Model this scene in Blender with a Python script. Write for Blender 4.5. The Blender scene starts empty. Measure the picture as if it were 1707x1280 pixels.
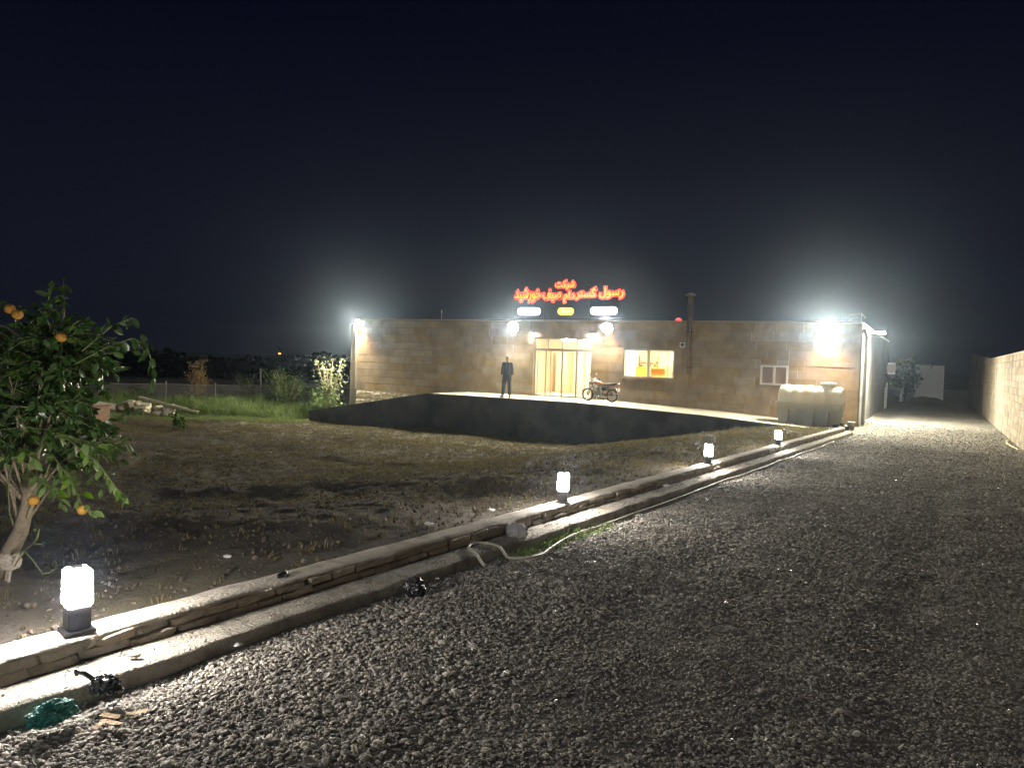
import bpy, bmesh, math, random
import numpy as np
from math import sin, cos, pi, radians, sqrt
from mathutils import Matrix, Vector, noise

rnd = random.Random(7)
scene = bpy.context.scene
C = scene.collection

# ------------------------------------------------------------------ camera, sky, exposure
cam_d = bpy.data.cameras.new('camera')
cam = bpy.data.objects.new('camera', cam_d); C.objects.link(cam)
cam_d.sensor_fit = 'HORIZONTAL'; cam_d.sensor_width = 36.0
cam_d.lens = 1290.0 / 1707.0 * 36.0
cam_d.clip_start = 0.05; cam_d.clip_end = 2000
R = Matrix.Rotation(radians(28.5), 4, 'Z') @ Matrix.Rotation(radians(90 - 1.9), 4, 'X') @ Matrix.Rotation(radians(1.9), 4, 'Z')
cam.matrix_world = Matrix.Translation((0, 0, 1.65)) @ R
scene.camera = cam

world = bpy.data.worlds.new('World'); scene.world = world
world.use_nodes = True
wn = world.node_tree; wn.nodes.clear()
w_out = wn.nodes.new('ShaderNodeOutputWorld'); w_bg = wn.nodes.new('ShaderNodeBackground')
w_tc = wn.nodes.new('ShaderNodeTexCoord'); w_sep = wn.nodes.new('ShaderNodeSeparateXYZ'); w_cr = wn.nodes.new('ShaderNodeValToRGB')
wn.links.new(w_tc.outputs['Generated'], w_sep.inputs[0]); wn.links.new(w_sep.outputs['Z'], w_cr.inputs['Fac'])
wn.links.new(w_cr.outputs[0], w_bg.inputs['Color']); wn.links.new(w_bg.outputs[0], w_out.inputs['Surface'])
cr = w_cr.color_ramp
cr.elements[0].position = 0.0; cr.elements[0].color = (0.0062, 0.0076, 0.0130, 1)
cr.elements[1].position = 0.75; cr.elements[1].color = (0.0010, 0.0012, 0.0055, 1)
e = cr.elements.new(0.12); e.color = (0.0060, 0.0070, 0.0145, 1)
e = cr.elements.new(0.38); e.color = (0.0022, 0.0025, 0.0090, 1)
w_bg.inputs['Strength'].default_value = 1.0

# faint soft fill added from behind the camera, the only light besides the lamps
sun_d = bpy.data.lights.new('fill_sun', 'SUN'); sun_d.energy = 0.30; sun_d.angle = radians(25); sun_d.color = (0.93, 0.95, 1.0)
sun = bpy.data.objects.new('fill_sun', sun_d); C.objects.link(sun)
sun.rotation_euler = (radians(35), 0, radians(-15))

vs = scene.view_settings
vs.view_transform = 'Standard'; vs.look = 'None'; vs.exposure = 0.0; vs.gamma = 1.0; vs.use_curve_mapping = False
scene.cycles.max_bounces = 6; scene.cycles.transparent_max_bounces = 12; scene.cycles.volume_bounces = 0
scene.cycles.caustics_reflective = False; scene.cycles.caustics_refractive = False
scene.cycles.use_denoising = True
scene.cycles.sample_clamp_indirect = 4.0

# strengths of the lamps that the photograph shows lit
P = dict(flood=1900.0, flood_big=2500.0, bollard=360.0, canopy=130.0, side=8000.0, warm=120.0, room=400.0, sign=1.0)

# ------------------------------------------------------------------ materials
def mat(name, col, rough=0.85, col2=None, scale=6.0, detail=4.0, bump=0.0, bscale=None, rand=0.0, spec=0.4,
        coords='Position', metal=0.0, spots=None, spot_scale=2.0, spot_amt=0.5):
    m = bpy.data.materials.new(name); m.use_nodes = True
    t = m.node_tree; b = t.nodes['Principled BSDF']
    b.inputs['Roughness'].default_value = rough; b.inputs['Metallic'].default_value = metal
    b.inputs['Specular IOR Level'].default_value = spec
    if coords == 'Position':
        g = t.nodes.new('ShaderNodeNewGeometry'); src = g.outputs['Position']
    else:
        g = t.nodes.new('ShaderNodeTexCoord'); src = g.outputs['Object']
    cur = None
    if col2 is not None:
        n = t.nodes.new('ShaderNodeTexNoise'); n.inputs['Scale'].default_value = scale; n.inputs['Detail'].default_value = detail
        n.inputs['Roughness'].default_value = 0.65
        t.links.new(src, n.inputs['Vector'])
        r = t.nodes.new('ShaderNodeValToRGB'); r.color_ramp.elements[0].position = 0.33; r.color_ramp.elements[1].position = 0.68
        r.color_ramp.elements[0].color = (*col, 1); r.color_ramp.elements[1].color = (*col2, 1)
        t.links.new(n.outputs['Fac'], r.inputs['Fac']); cur = r.outputs['Color']
    if spots is not None:
        n = t.nodes.new('ShaderNodeTexNoise'); n.inputs['Scale'].default_value = spot_scale; n.inputs['Detail'].default_value = 7
        t.links.new(src, n.inputs['Vector'])
        r = t.nodes.new('ShaderNodeValToRGB'); r.color_ramp.elements[0].position = 0.5; r.color_ramp.elements[1].position = 0.66
        r.color_ramp.elements[0].color = (0, 0, 0, 1); r.color_ramp.elements[1].color = (spot_amt,) * 3 + (1,)
        t.links.new(n.outputs['Fac'], r.inputs['Fac'])
        mx = t.nodes.new('ShaderNodeMix'); mx.data_type = 'RGBA'
        if cur is None: mx.inputs[6].default_value = (*col, 1)
        else: t.links.new(cur, mx.inputs[6])
        mx.inputs[7].default_value = (*spots, 1); t.links.new(r.outputs['Color'], mx.inputs[0]); cur = mx.outputs[2]
    if rand > 0:
        oi = t.nodes.new('ShaderNodeObjectInfo'); mr = t.nodes.new('ShaderNodeMapRange')
        mr.inputs[3].default_value = 1 - rand; mr.inputs[4].default_value = 1 + rand
        t.links.new(oi.outputs['Random'], mr.inputs[0])
        hs = t.nodes.new('ShaderNodeHueSaturation'); t.links.new(mr.outputs[0], hs.inputs['Value'])
        m2 = t.nodes.new('ShaderNodeMath'); m2.operation = 'MULTIPLY'; m2.inputs[1].default_value = 7.31
        fr = t.nodes.new('ShaderNodeMath'); fr.operation = 'FRACT'
        t.links.new(oi.outputs['Random'], m2.inputs[0]); t.links.new(m2.outputs[0], fr.inputs[0])
        sr = t.nodes.new('ShaderNodeMapRange'); sr.inputs[3].default_value = 0.75; sr.inputs[4].default_value = 1.25
        t.links.new(fr.outputs[0], sr.inputs[0]); t.links.new(sr.outputs[0], hs.inputs['Saturation'])
        if cur is None: hs.inputs['Color'].default_value = (*col, 1)
        else: t.links.new(cur, hs.inputs['Color'])
        cur = hs.outputs['Color']
    if cur is None: b.inputs['Base Color'].default_value = (*col, 1)
    else: t.links.new(cur, b.inputs['Base Color'])
    if bump > 0:
        n = t.nodes.new('ShaderNodeTexNoise'); n.inputs['Scale'].default_value = bscale or scale * 5; n.inputs['Detail'].default_value = 6
        t.links.new(src, n.inputs['Vector'])
        bp = t.nodes.new('ShaderNodeBump'); bp.inputs['Strength'].default_value = bump; bp.inputs['Distance'].default_value = 0.02
        t.links.new(n.outputs['Fac'], bp.inputs['Height']); t.links.new(bp.outputs[0], b.inputs['Normal'])
    return m

def emit(name, col, s):
    m = bpy.data.materials.new(name); m.use_nodes = True
    t = m.node_tree; b = t.nodes['Principled BSDF']
    b.inputs['Base Color'].default_value = (0.5, 0.5, 0.5, 1)
    b.inputs['Emission Color'].default_value = (*col, 1); b.inputs['Emission Strength'].default_value = s
    return m

def glass(name, tint=(1, 1, 1), keep=0.9):
    m = bpy.data.materials.new(name); m.use_nodes = True
    t = m.node_tree; t.nodes.clear()
    o = t.nodes.new('ShaderNodeOutputMaterial'); mx = t.nodes.new('ShaderNodeMixShader')
    a = t.nodes.new('ShaderNodeBsdfGlossy'); a.inputs['Roughness'].default_value = 0.03
    b = t.nodes.new('ShaderNodeBsdfTransparent'); b.inputs[0].default_value = (*tint, 1)
    mx.inputs[0].default_value = keep
    t.links.new(a.outputs[0], mx.inputs[1]); t.links.new(b.outputs[0], mx.inputs[2]); t.links.new(mx.outputs[0], o.inputs[0])
    return m

def leafmat(name, col, col2, rough=0.38, spec=0.5, trans=0.35):
    m = mat(name, col, rough, col2, 9.0, 2.0, rand=0.3, spec=spec)
    t = m.node_tree; b = t.nodes['Principled BSDF']; o = [n for n in t.nodes if n.type == 'OUTPUT_MATERIAL'][0]
    tr = t.nodes.new('ShaderNodeBsdfTranslucent'); mx = t.nodes.new('ShaderNodeMixShader'); mx.inputs[0].default_value = trans
    src = b.inputs['Base Color'].links[0].from_socket
    t.links.new(src, tr.inputs['Color'])
    t.links.new(b.outputs[0], mx.inputs[1]); t.links.new(tr.outputs[0], mx.inputs[2]); t.links.new(mx.outputs[0], o.inputs['Surface'])
    return m

MT = {}
MT['slab'] = mat('travertine cladding', (.31, .245, .16), .6, (.44, .355, .24), 2.2, 6, .35, 18, rand=.13, spots=(.16, .12, .08), spot_scale=1.3, spot_amt=.45)
MT['core'] = mat('wall core mortar', (.24, .195, .135), .95, (.32, .26, .185), 5, 4, .5, 30)
MT['cap'] = mat('parapet stone', (.36, .31, .23), .7, (.45, .39, .3), 3, 4, .3, 25)
MT['plaster'] = mat('grey render', (.24, .23, .21), .9, (.32, .31, .28), 1.5, 6, .4, 22, spots=(.14, .13, .12), spot_scale=.7)
MT['concrete'] = mat('cast concrete', (.36, .34, .27), .85, (.48, .45, .36), 1.2, 7, .3, 30, spots=(.28, .26, .21), spot_scale=.9, spot_amt=.5)
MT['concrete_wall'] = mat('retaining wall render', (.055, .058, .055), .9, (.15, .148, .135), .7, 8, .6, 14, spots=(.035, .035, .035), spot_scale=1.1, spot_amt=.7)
MT['cement'] = mat('kerb cement', (.46, .42, .35), .9, (.60, .55, .47), 4, 7, .8, 45, spots=(.22, .19, .15), spot_scale=7, spot_amt=.55)
MT['footing'] = mat('footing cement', (.36, .33, .27), .95, (.52, .48, .40), 5, 8, 1.0, 60, spots=(.18, .15, .12), spot_scale=9, spot_amt=.6)
MT['kstone'] = mat('kerb stone', (.44, .385, .31), .9, (.60, .54, .44), 7, 6, .8, 40, rand=.14, spots=(.24, .20, .165), spot_scale=9)
MT['soil'] = mat('lawn soil', (.072, .063, .053), .95, (.145, .126, .10), 1.6, 9, .9, 28, spots=(.16, .14, .085), spot_scale=.55, spot_amt=.7)
MT['drive'] = mat('gravel bed', (.16, .15, .13), .95, (.28, .26, .225), 24, 6, 1.0, 60, spots=(.035, .032, .029), spot_scale=6)
MT['terrain'] = mat('dark field', (.03, .035, .02), 1, (.055, .06, .035), .3, 6, .5, 4)
MT['pebble'] = mat('gravel pebbles', (.25, .235, .20), .75, (.44, .41, .35), 3.0, 4, .4, 90, rand=.6, spec=.2)
MT['clod'] = mat('soil clods', (.09, .075, .058), .95, (.17, .14, .105), 6, 4, .8, 60, rand=.5, spec=.2)
MT['dry'] = leafmat('dry grass', (.15, .13, .06), (.21, .18, .09), .7, .2, .3)
MT['grass'] = leafmat('green grass', (.13, .19, .065), (.21, .28, .10), .6, .3, .35)
MT['black'] = mat('black lamp casting', (.02, .02, .022), .4, bump=.1, bscale=60)
MT['dark'] = mat('dark steel', (.035, .033, .032), .5, metal=.3)
MT['white'] = mat('white upvc frame', (.72, .70, .66), .4)
MT['alu'] = mat('grey aluminium frame', (.40, .37, .33), .45, metal=.2)
MT['brownpipe'] = mat('rusty flue pipe', (.11, .075, .06), .7, (.19, .13, .10), 4, 5, .3, 30)
MT['room'] = mat('cream room plaster', (.80, .72, .56), .85)
MT['roomfloor'] = mat('room floor tiles', (.55, .50, .42), .35, (.6, .55, .47), 2)
MT['orange_box'] = mat('orange painted counter', (.80, .36, .05), .5)
MT['wood'] = mat('pale door wood', (.66, .52, .33), .5, (.72, .58, .38), 6)
MT['brown'] = mat('brown rack steel', (.22, .10, .05), .5)
MT['tank'] = mat('cream polyethylene', (.82, .82, .72), .38, (.86, .86, .77), 1.2, 4, .1, 20, spots=(.55, .53, .42), spot_scale=1.4, spot_amt=.3)
MT['block'] = mat('concrete wall block', (.33, .28, .22), .9, (.45, .39, .31), 3, 6, .5, 30, rand=.22, spots=(.22, .18, .14), spot_scale=1.2)
MT['rubble'] = mat('rubble stone', (.42, .38, .30), .9, (.65, .60, .49), 5, 5, .6, 30, rand=.25)
MT['redstone'] = mat('reddish plinth stone', (.24, .15, .10), .9, (.34, .24, .17), 4, 5, .5, 25, rand=.2)
MT['bark'] = mat('citrus bark', (.25, .20, .14), .85, (.36, .30, .21), 16, 6, .7, 60)
MT['twig'] = mat('green twig', (.14, .17, .06), .7, (.22, .24, .10), 9)
MT['leaf'] = leafmat('citrus leaf', (.030, .070, .018), (.065, .125, .032), .27, .55, .22)
MT['leafyoung'] = leafmat('young citrus leaf', (.13, .24, .035), (.19, .31, .06), .35, .5, .4)
MT['fruit'] = mat('orange peel', (.42, .19, .02), .5, (.50, .27, .04), 8, 3, .5, 160)
MT['cloth'] = mat('tie rag', (.48, .42, .33), .9, (.6, .54, .44), 12, 4, .5, 50)
MT['shrub'] = leafmat('weed shrub leaf', (.09, .14, .05), (.14, .20, .08), .7, .2)
MT['yellowleaf'] = leafmat('autumn leaf', (.62, .38, .08), (.75, .50, .13), .7, .2)
MT['paleleaf'] = leafmat('pale round leaf', (.34, .42, .24), (.50, .56, .36), .6, .3, .3)
MT['teal'] = mat('teal mesh bag', (.02, .20, .17), .6, (.04, .30, .25), 30, 4, .8, 90)
MT['blackbag'] = mat('black plastic bag', (.018, .017, .018), .25, bump=.5, bscale=30, spec=.7)
MT['greybag'] = mat('grey crumpled sack', (.38, .37, .35), .6, (.50, .49, .47), 12, 4, .6, 50)
MT['whitebag'] = mat('white plastic scrap', (.8, .8, .78), .4)
MT['cardboard'] = mat('torn cardboard', (.40, .27, .14), .8, (.52, .37, .21), 20, 4, .5, 60)
MT['hose'] = mat('dusty garden hose', (.44, .42, .34), .55, (.54, .52, .43), 20)
MT['yellowpipe'] = mat('yellowish pipe', (.50, .46, .22), .5)
MT['suit'] = mat('dark suit cloth', (.022, .023, .034), .8, (.03, .032, .045), 20)
MT['trousers'] = mat('dark grey trousers', (.035, .037, .045), .85)
MT['shirt'] = mat('grey shirt', (.13, .15, .16), .8)
MT['skin'] = mat('skin', (.42, .27, .18), .55)
MT['hair'] = mat('white hair', (.78, .76, .72), .7)
MT['shoe'] = mat('black shoe leather', (.02, .018, .016), .35)
MT['rubber'] = mat('tyre rubber', (.025, .024, .023), .8)
MT['chrome'] = mat('chrome', (.62, .60, .56), .22, metal=.9)
MT['engine'] = mat('engine alloy', (.26, .25, .24), .4, metal=.6)
MT['tankred'] = mat('orange red fuel tank', (.52, .13, .05), .28, spec=.6)
MT['seat'] = mat('black vinyl seat', (.03, .03, .032), .5)
MT['plastic_chair'] = mat('white plastic chair', (.75, .72, .66), .4)
MT['light_face'] = emit('floodlight lens', (1.0, .92, .70), P['flood'])
MT['light_face_big'] = emit('floodlight lens bright', (1.0, .92, .70), P['flood_big'])
MT['light_face_left'] = emit('floodlight lens left', (1.0, .92, .70), P['flood'] * 1.7)
MT['canopy_face'] = emit('canopy lamp lens', (1.0, .86, .72), P['canopy'])
MT['side_face'] = emit('side lamp lens', (1.0, .94, .74), P['side'])
MT['warm_face'] = emit('warm lower lens', (1.0, .50, .12), P['warm'])
MT['bollard_face'] = emit('bollard diffuser', (1.0, .93, .88), P['bollard'])
MT['room_face'] = emit('ceiling lamp disc', (1.0, .82, .52), P['room'])
MT['red_halo'] = emit('red letter glow', (1.0, .001, .010), 2.2)  # halo of light around the letters, built as wider emitting outlines
MT['letter'] = emit('letter face', (1.0, .24, .01), 3.6)
MT['pillwhite'] = emit('white light box', (.86, .92, 1.0), 5.0)
MT['pillyellow'] = emit('yellow light box', (1.0, .48, .02), 3.5)
MT['pillyellowcore'] = emit('yellow light box digits', (1.0, .80, .25), 4.0)
MT['redlamp'] = emit('red beacon', (1.0, .03, .03), 4.0)
MT['farlamp'] = emit('distant orange lamp', (1.0, .26, .03), 9.0)
MT['glass'] = glass('window glass', (1, 1, 1), .93)
MT['frost'] = mat('frosted pane', (.33, .24, .20), .3, spec=.6)
_t = MT['tank'].node_tree; _b = _t.nodes['Principled BSDF']; _o = [n for n in _t.nodes if n.type == 'OUTPUT_MATERIAL'][0]
_tr = _t.nodes.new('ShaderNodeBsdfTranslucent'); _tr.inputs[0].default_value = (.93, .93, .84, 1); _mx = _t.nodes.new('ShaderNodeMixShader'); _mx.inputs[0].default_value = .62
_t.links.new(_b.outputs[0], _mx.inputs[1]); _t.links.new(_tr.outputs[0], _mx.inputs[2]); _t.links.new(_mx.outputs[0], _o.inputs['Surface'])
def netmat():
    m = bpy.data.materials.new('fence netting'); m.use_nodes = True
    t = m.node_tree; b = t.nodes['Principled BSDF']; b.inputs['Base Color'].default_value = (.22, .22, .22, 1); b.inputs['Alpha'].default_value = .33
    b.inputs['Roughness'].default_value = .8
    return m
MT['net'] = netmat()

# ------------------------------------------------------------------ helpers
def wmat(o):
    m = o.matrix_basis.copy()
    while o.parent:
        m = o.parent.matrix_basis @ o.matrix_parent_inverse @ m if False else (o.parent_mat if False else m)
        break
    return m
WM = {}
def reg(o, m): WM[o.name] = m

def thing(name, label, cat, loc=(0, 0, 0), rz=0.0, group=None):
    o = bpy.data.objects.new(name, None); C.objects.link(o)
    o.location = loc; o.rotation_euler = (0, 0, rz); o.empty_display_size = .2
    o['label'] = label; o['category'] = cat
    if group: o['group'] = group
    reg(o, Matrix.Translation(loc) @ Matrix.Rotation(rz, 4, 'Z'))
    return o
def tag(o, label, cat, group=None):
    o['label'] = label; o['category'] = cat
    if group: o['group'] = group
    return o
def link(name, me, m=None, parent=None, world=False, loc=None, rot=None, scl=None, label=None):
    o = bpy.data.objects.new(name, me); C.objects.link(o)
    if m is not None and len(me.materials) == 0: me.materials.append(m)
    if loc is not None: o.location = loc
    if rot is not None: o.rotation_euler = rot
    if scl is not None: o.scale = scl
    if parent is not None:
        o.parent = parent
        if world: o.matrix_parent_inverse = WM[parent.name].inverted()
        reg(o, Matrix.Identity(4) if (world and loc is None and rot is None) else WM[parent.name] @ Matrix.LocRotScale(o.location, o.rotation_euler, o.scale))
    else:
        reg(o, Matrix.LocRotScale(o.location, o.rotation_euler, o.scale))
    if label: o['label'] = label
    return o
def struct(name, me, m): o = link(name, me, m); o['kind'] = 'structure'; return o

class MB:
    def __init__(s): s.v = []; s.f = []
    def add(s, v, f):
        k = len(s.v); s.v += [tuple(p) for p in v]; s.f += [tuple(i + k for i in q) for q in f]; return s
    def box(s, x0, x1, y0, y1, z0, z1):
        v = [(x, y, z) for z in (z0, z1) for y in (y0, y1) for x in (x0, x1)]
        return s.add(v, [(0, 2, 3, 1), (4, 5, 7, 6), (0, 1, 5, 4), (1, 3, 7, 5), (3, 2, 6, 7), (2, 0, 4, 6)])
    def obox(s, c, ax, ay, az):   # oriented box from half axis vectors
        c, ax, ay, az = map(Vector, (c, ax, ay, az))
        v = [c + i * ax + j * ay + k * az for k in (-1, 1) for j in (-1, 1) for i in (-1, 1)]
        return s.add(v, [(0, 2, 3, 1), (4, 5, 7, 6), (0, 1, 5, 4), (1, 3, 7, 5), (3, 2, 6, 7), (2, 0, 4, 6)])
    def tube(s, pts, r, n=8, cap=True):
        pts = [Vector(p) for p in pts]; rr = r if isinstance(r, (list, tuple)) else [r] * len(pts)
        rings = []; up = Vector((0, 0, 1))
        prev = None
        for i, p in enumerate(pts):
            d = (pts[min(i + 1, len(pts) - 1)] - pts[max(i - 1, 0)]).normalized()
            if prev is None:
                a = d.cross(up if abs(d.z) < .9 else Vector((1, 0, 0))).normalized()
            else:
                a = (prev - d * prev.dot(d)).normalized()
            b = d.cross(a).normalized(); prev = a
            rings.append([p + (a * cos(2 * pi * k / n) + b * sin(2 * pi * k / n)) * rr[i] for k in range(n)])
        v = [q for rg in rings for q in rg]
        f = [(i * n + k, i * n + (k + 1) % n, (i + 1) * n + (k + 1) % n, (i + 1) * n + k) for i in range(len(pts) - 1) for k in range(n)]
        if cap: f += [tuple(range(n))[::-1], tuple((len(pts) - 1) * n + k for k in range(n))]
        return s.add(v, f)
    def lathe(s, prof, c=(0, 0, 0), axis='z', n=20):
        v = []; f = []
        for (r, h) in prof:
            for k in range(n):
                a = 2 * pi * k / n
                p = {'z': (r * cos(a), r * sin(a), h), 'y': (r * cos(a), h, r * sin(a)), 'x': (h, r * cos(a), r * sin(a))}[axis]
                v.append((p[0] + c[0], p[1] + c[1], p[2] + c[2]))
        m = len(prof)
        f = [(i * n + k, i * n + (k + 1) % n, (i + 1) * n + (k + 1) % n, (i + 1) * n + k) for i in range(m - 1) for k in range(n)]
        f += [tuple(range(n))[::-1], tuple((m - 1) * n + k for k in range(n))]
        return s.add(v, f)
    def mesh(s, name, smooth=False):
        me = bpy.data.meshes.new(name); me.from_pydata(s.v, [], s.f); me.update()
        if smooth:
            me.polygons.foreach_set('use_smooth', [True] * len(me.polygons))
        return me
def bevel(me, w=.01, seg=2):
    bm = bmesh.new(); bm.from_mesh(me)
    bmesh.ops.recalc_face_normals(bm, faces=bm.faces)
    bmesh.ops.bevel(bm, geom=bm.edges[:], offset=w, segments=seg, affect='EDGES', clamp_overlap=True)
    bm.to_mesh(me); bm.free(); return me
def fixn(me):
    bm = bmesh.new(); bm.from_mesh(me); bmesh.ops.recalc_face_normals(bm, faces=bm.faces); bm.to_mesh(me); bm.free(); return me

def grid_mesh(name, xs, ys, zf, smooth=True):
    nx, ny = len(xs), len(ys)
    X, Y = np.meshgrid(np.array(xs), np.array(ys))
    Z = zf(X, Y)
    co = np.stack([X, Y, Z], -1).reshape(-1, 3).astype(np.float32)
    i = np.arange((nx - 1) * (ny - 1)); r = i // (nx - 1); c = i % (nx - 1)
    a = r * nx + c; F = np.stack([a, a + 1, a + nx + 1, a + nx], -1).astype(np.int32)
    me = bpy.data.meshes.new(name)
    me.vertices.add(len(co)); me.vertices.foreach_set('co', co.ravel())
    me.loops.add(F.size); me.loops.foreach_set('vertex_index', F.ravel())
    me.polygons.add(len(F)); me.polygons.foreach_set('loop_start', np.arange(0, F.size, 4, dtype=np.int32))
    me.update(calc_edges=True)
    me.polygons.foreach_set('use_smooth', np.full(len(F), smooth)); me.validate()
    return me

def vnoise(X, Y, seed=0, octaves=4, freq=1.0, gain=.5):
    """value noise, vectorised"""
    out = np.zeros_like(X, dtype=float); amp = 1.0; tot = 0
    for o in range(octaves):
        x = X * freq + seed * 17.3; y = Y * freq + seed * 9.1
        xi = np.floor(x).astype(np.int64); yi = np.floor(y).astype(np.int64); fx = x - xi; fy = y - yi
        fx = fx * fx * (3 - 2 * fx); fy = fy * fy * (3 - 2 * fy)
        def h(a, b):
            n = (a * 374761393 + b * 668265263 + (seed + o) * 974711) & 0x7fffffff
            n = ((n ^ (n >> 13)) * 1274126177) & 0x7fffffff
            return ((n ^ (n >> 16)) & 0xffff) / 65535.0
        v = (h(xi, yi) * (1 - fx) + h(xi + 1, yi) * fx) * (1 - fy) + (h(xi, yi + 1) * (1 - fx) + h(xi + 1, yi + 1) * fx) * fy
        out += (v - .5) * amp; tot += amp; amp *= gain; freq *= 2.03
    return out / tot * 2

def rough_stone(name, seed, sub=2, flat=1.0, amp=.25):
    bm = bmesh.new(); bmesh.ops.create_icosphere(bm, subdivisions=sub, radius=.5)
    for v in bm.verts:
        n = noise.noise(v.co * 2.3 + Vector((seed * 5.1, seed, 0)))
        v.co *= 1 + amp * n * 2; v.co.z *= flat
    me = bpy.data.meshes.new(name); bm.to_mesh(me); bm.free()
    me.polygons.foreach_set('use_smooth', [True] * len(me.polygons))
    return me
def blocky_stone(name, seed, sub=2, amp=.07):
    bm = bmesh.new(); bmesh.ops.create_cube(bm, size=1)
    bmesh.ops.bevel(bm, geom=bm.edges[:], offset=.12, segments=1, affect='EDGES')
    for v in bm.verts:
        v.co += Vector((noise.noise(v.co * 2 + Vector((seed, 0, 3))), noise.noise(v.co * 2 + Vector((seed, 5, 0))), noise.noise(v.co * 2 + Vector((0, 7, seed))))) * amp * 2
    me = bpy.data.meshes.new(name); bm.to_mesh(me); bm.free(); return me

def scatter(name, pts, rots, scls, variants, label=None, vid=None):
    """one 'stuff' object: points with rotation/scale attributes instancing small meshes"""
    n = len(pts)
    me = bpy.data.meshes.new(name); me.vertices.add(n); me.vertices.foreach_set('co', np.asarray(pts, np.float32).ravel())
    a = me.attributes.new('rot', 'FLOAT_VECTOR', 'POINT'); a.data.foreach_set('vector', np.asarray(rots, np.float32).ravel())
    a = me.attributes.new('scl', 'FLOAT_VECTOR', 'POINT'); a.data.foreach_set('vector', np.asarray(scls, np.float32).ravel())
    if vid is None: vid = np.random.RandomState(n).randint(0, len(variants), n)
    a = me.attributes.new('vid', 'INT', 'POINT'); a.data.foreach_set('value', np.asarray(vid, np.int32))
    o = bpy.data.objects.new(name, me); C.objects.link(o); o['kind'] = 'stuff'
    if label: o['label'] = label
    ng = bpy.data.node_groups.new(name + '_scatter', 'GeometryNodeTree')
    ng.interface.new_socket('Geometry', in_out='INPUT', socket_type='NodeSocketGeometry')
    ng.interface.new_socket('Geometry', in_out='OUTPUT', socket_type='NodeSocketGeometry')
    N = ng.nodes; L = ng.links
    gi = N.new('NodeGroupInput'); go = N.new('NodeGroupOutput'); jn = N.new('GeometryNodeJoinGeometry')
    def attr(nm, typ):
        q = N.new('GeometryNodeInputNamedAttribute'); q.data_type = typ; q.inputs[0].default_value = nm
        return [s for s in q.outputs if s.enabled and s.name == 'Attribute'][0]
    ar = attr('rot', 'FLOAT_VECTOR'); asc = attr('scl', 'FLOAT_VECTOR'); av = attr('vid', 'INT')
    e2r = N.new('FunctionNodeEulerToRotation'); L.new(ar, e2r.inputs[0])
    for i, vm in enumerate(variants):
        src = bpy.data.objects.new(name + '_source', vm)
        oi = N.new('GeometryNodeObjectInfo'); oi.inputs['Object'].default_value = src; oi.inputs['As Instance'].default_value = True
        ip = N.new('GeometryNodeInstanceOnPoints')
        cmpn = N.new('FunctionNodeCompare'); cmpn.data_type = 'INT'; cmpn.operation = 'EQUAL'
        ii = [s for s in cmpn.inputs if s.enabled]; L.new(av, ii[0]); ii[1].default_value = i
        L.new(gi.outputs[0], ip.inputs['Points']); L.new(cmpn.outputs[0], ip.inputs['Selection'])
        L.new(oi.outputs['Geometry'], ip.inputs['Instance']); L.new(e2r.outputs[0], ip.inputs['Rotation']); L.new(asc, ip.inputs['Scale'])
        L.new(ip.outputs[0], jn.inputs[0])
    L.new(jn.outputs[0], go.inputs[0])
    md = o.modifiers.new('scatter', 'NODES'); md.node_group = ng
    return o

def skin(name, V, Ed, rad, sub=2):
    me = bpy.data.meshes.new(name); me.from_pydata(V, Ed, []); me.update()
    o = bpy.data.objects.new(name, me); C.objects.link(o)
    o.modifiers.new('s', 'SKIN'); 
    if not me.skin_vertices: pass
    for i, sv in enumerate(me.skin_vertices[0].data):
        r = rad[i]; sv.radius = r if isinstance(r, (tuple, list)) else (r, r); sv.use_root = (i == 0)
    m2 = o.modifiers.new('u', 'SUBSURF'); m2.levels = sub
    bpy.context.view_layer.update()
    dg = bpy.context.evaluated_depsgraph_get()
    out = bpy.data.meshes.new_from_object(o.evaluated_get(dg))
    bpy.data.objects.remove(o); out.name = name
    out.polygons.foreach_set('use_smooth', [True] * len(out.polygons))
    return out

# ------------------------------------------------------------------ ground heights
def zk(v): return .33 - .0195 * v
def uk(v): return -3.52 + .044 * v          # centre line of the kerb
def zg_np(V): return .14 - .0195 * np.clip(V, 1, 27)
def zg(v): return .14 - .0195 * min(max(v, 1), 27)
def zl_np(U, V):
    far = -.25 - .05 * np.clip(V, 0, 27.5)
    a = .33 - .0195 * np.minimum(V, 26) - .13
    t = np.clip((-U - 3.6) / 8, 0, 1); t = t * t * (3 - 2 * t)
    return a * (1 - t) + far * t
def zl(u, v): return float(zl_np(np.array([u], float), np.array([v], float))[0])
def lawn_h(U, V):
    n = .10 * vnoise(U, V, 3, 3, .35) + .055 * vnoise(U, V, 5, 3, 1.6) + .030 * vnoise(U, V, 8, 2, 7.0)
    # long shallow furrows left by the digger, across the slope
    n += .065 * np.sin(V * 1.7 + 1.5 * vnoise(U, V, 11, 2, .2) * 3) * (vnoise(U, V, 12, 2, .15) > 0)
    fade = np.clip((-U - 3.65) / .8, 0.05, 1)
    return zl_np(U, V) + n * fade

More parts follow.
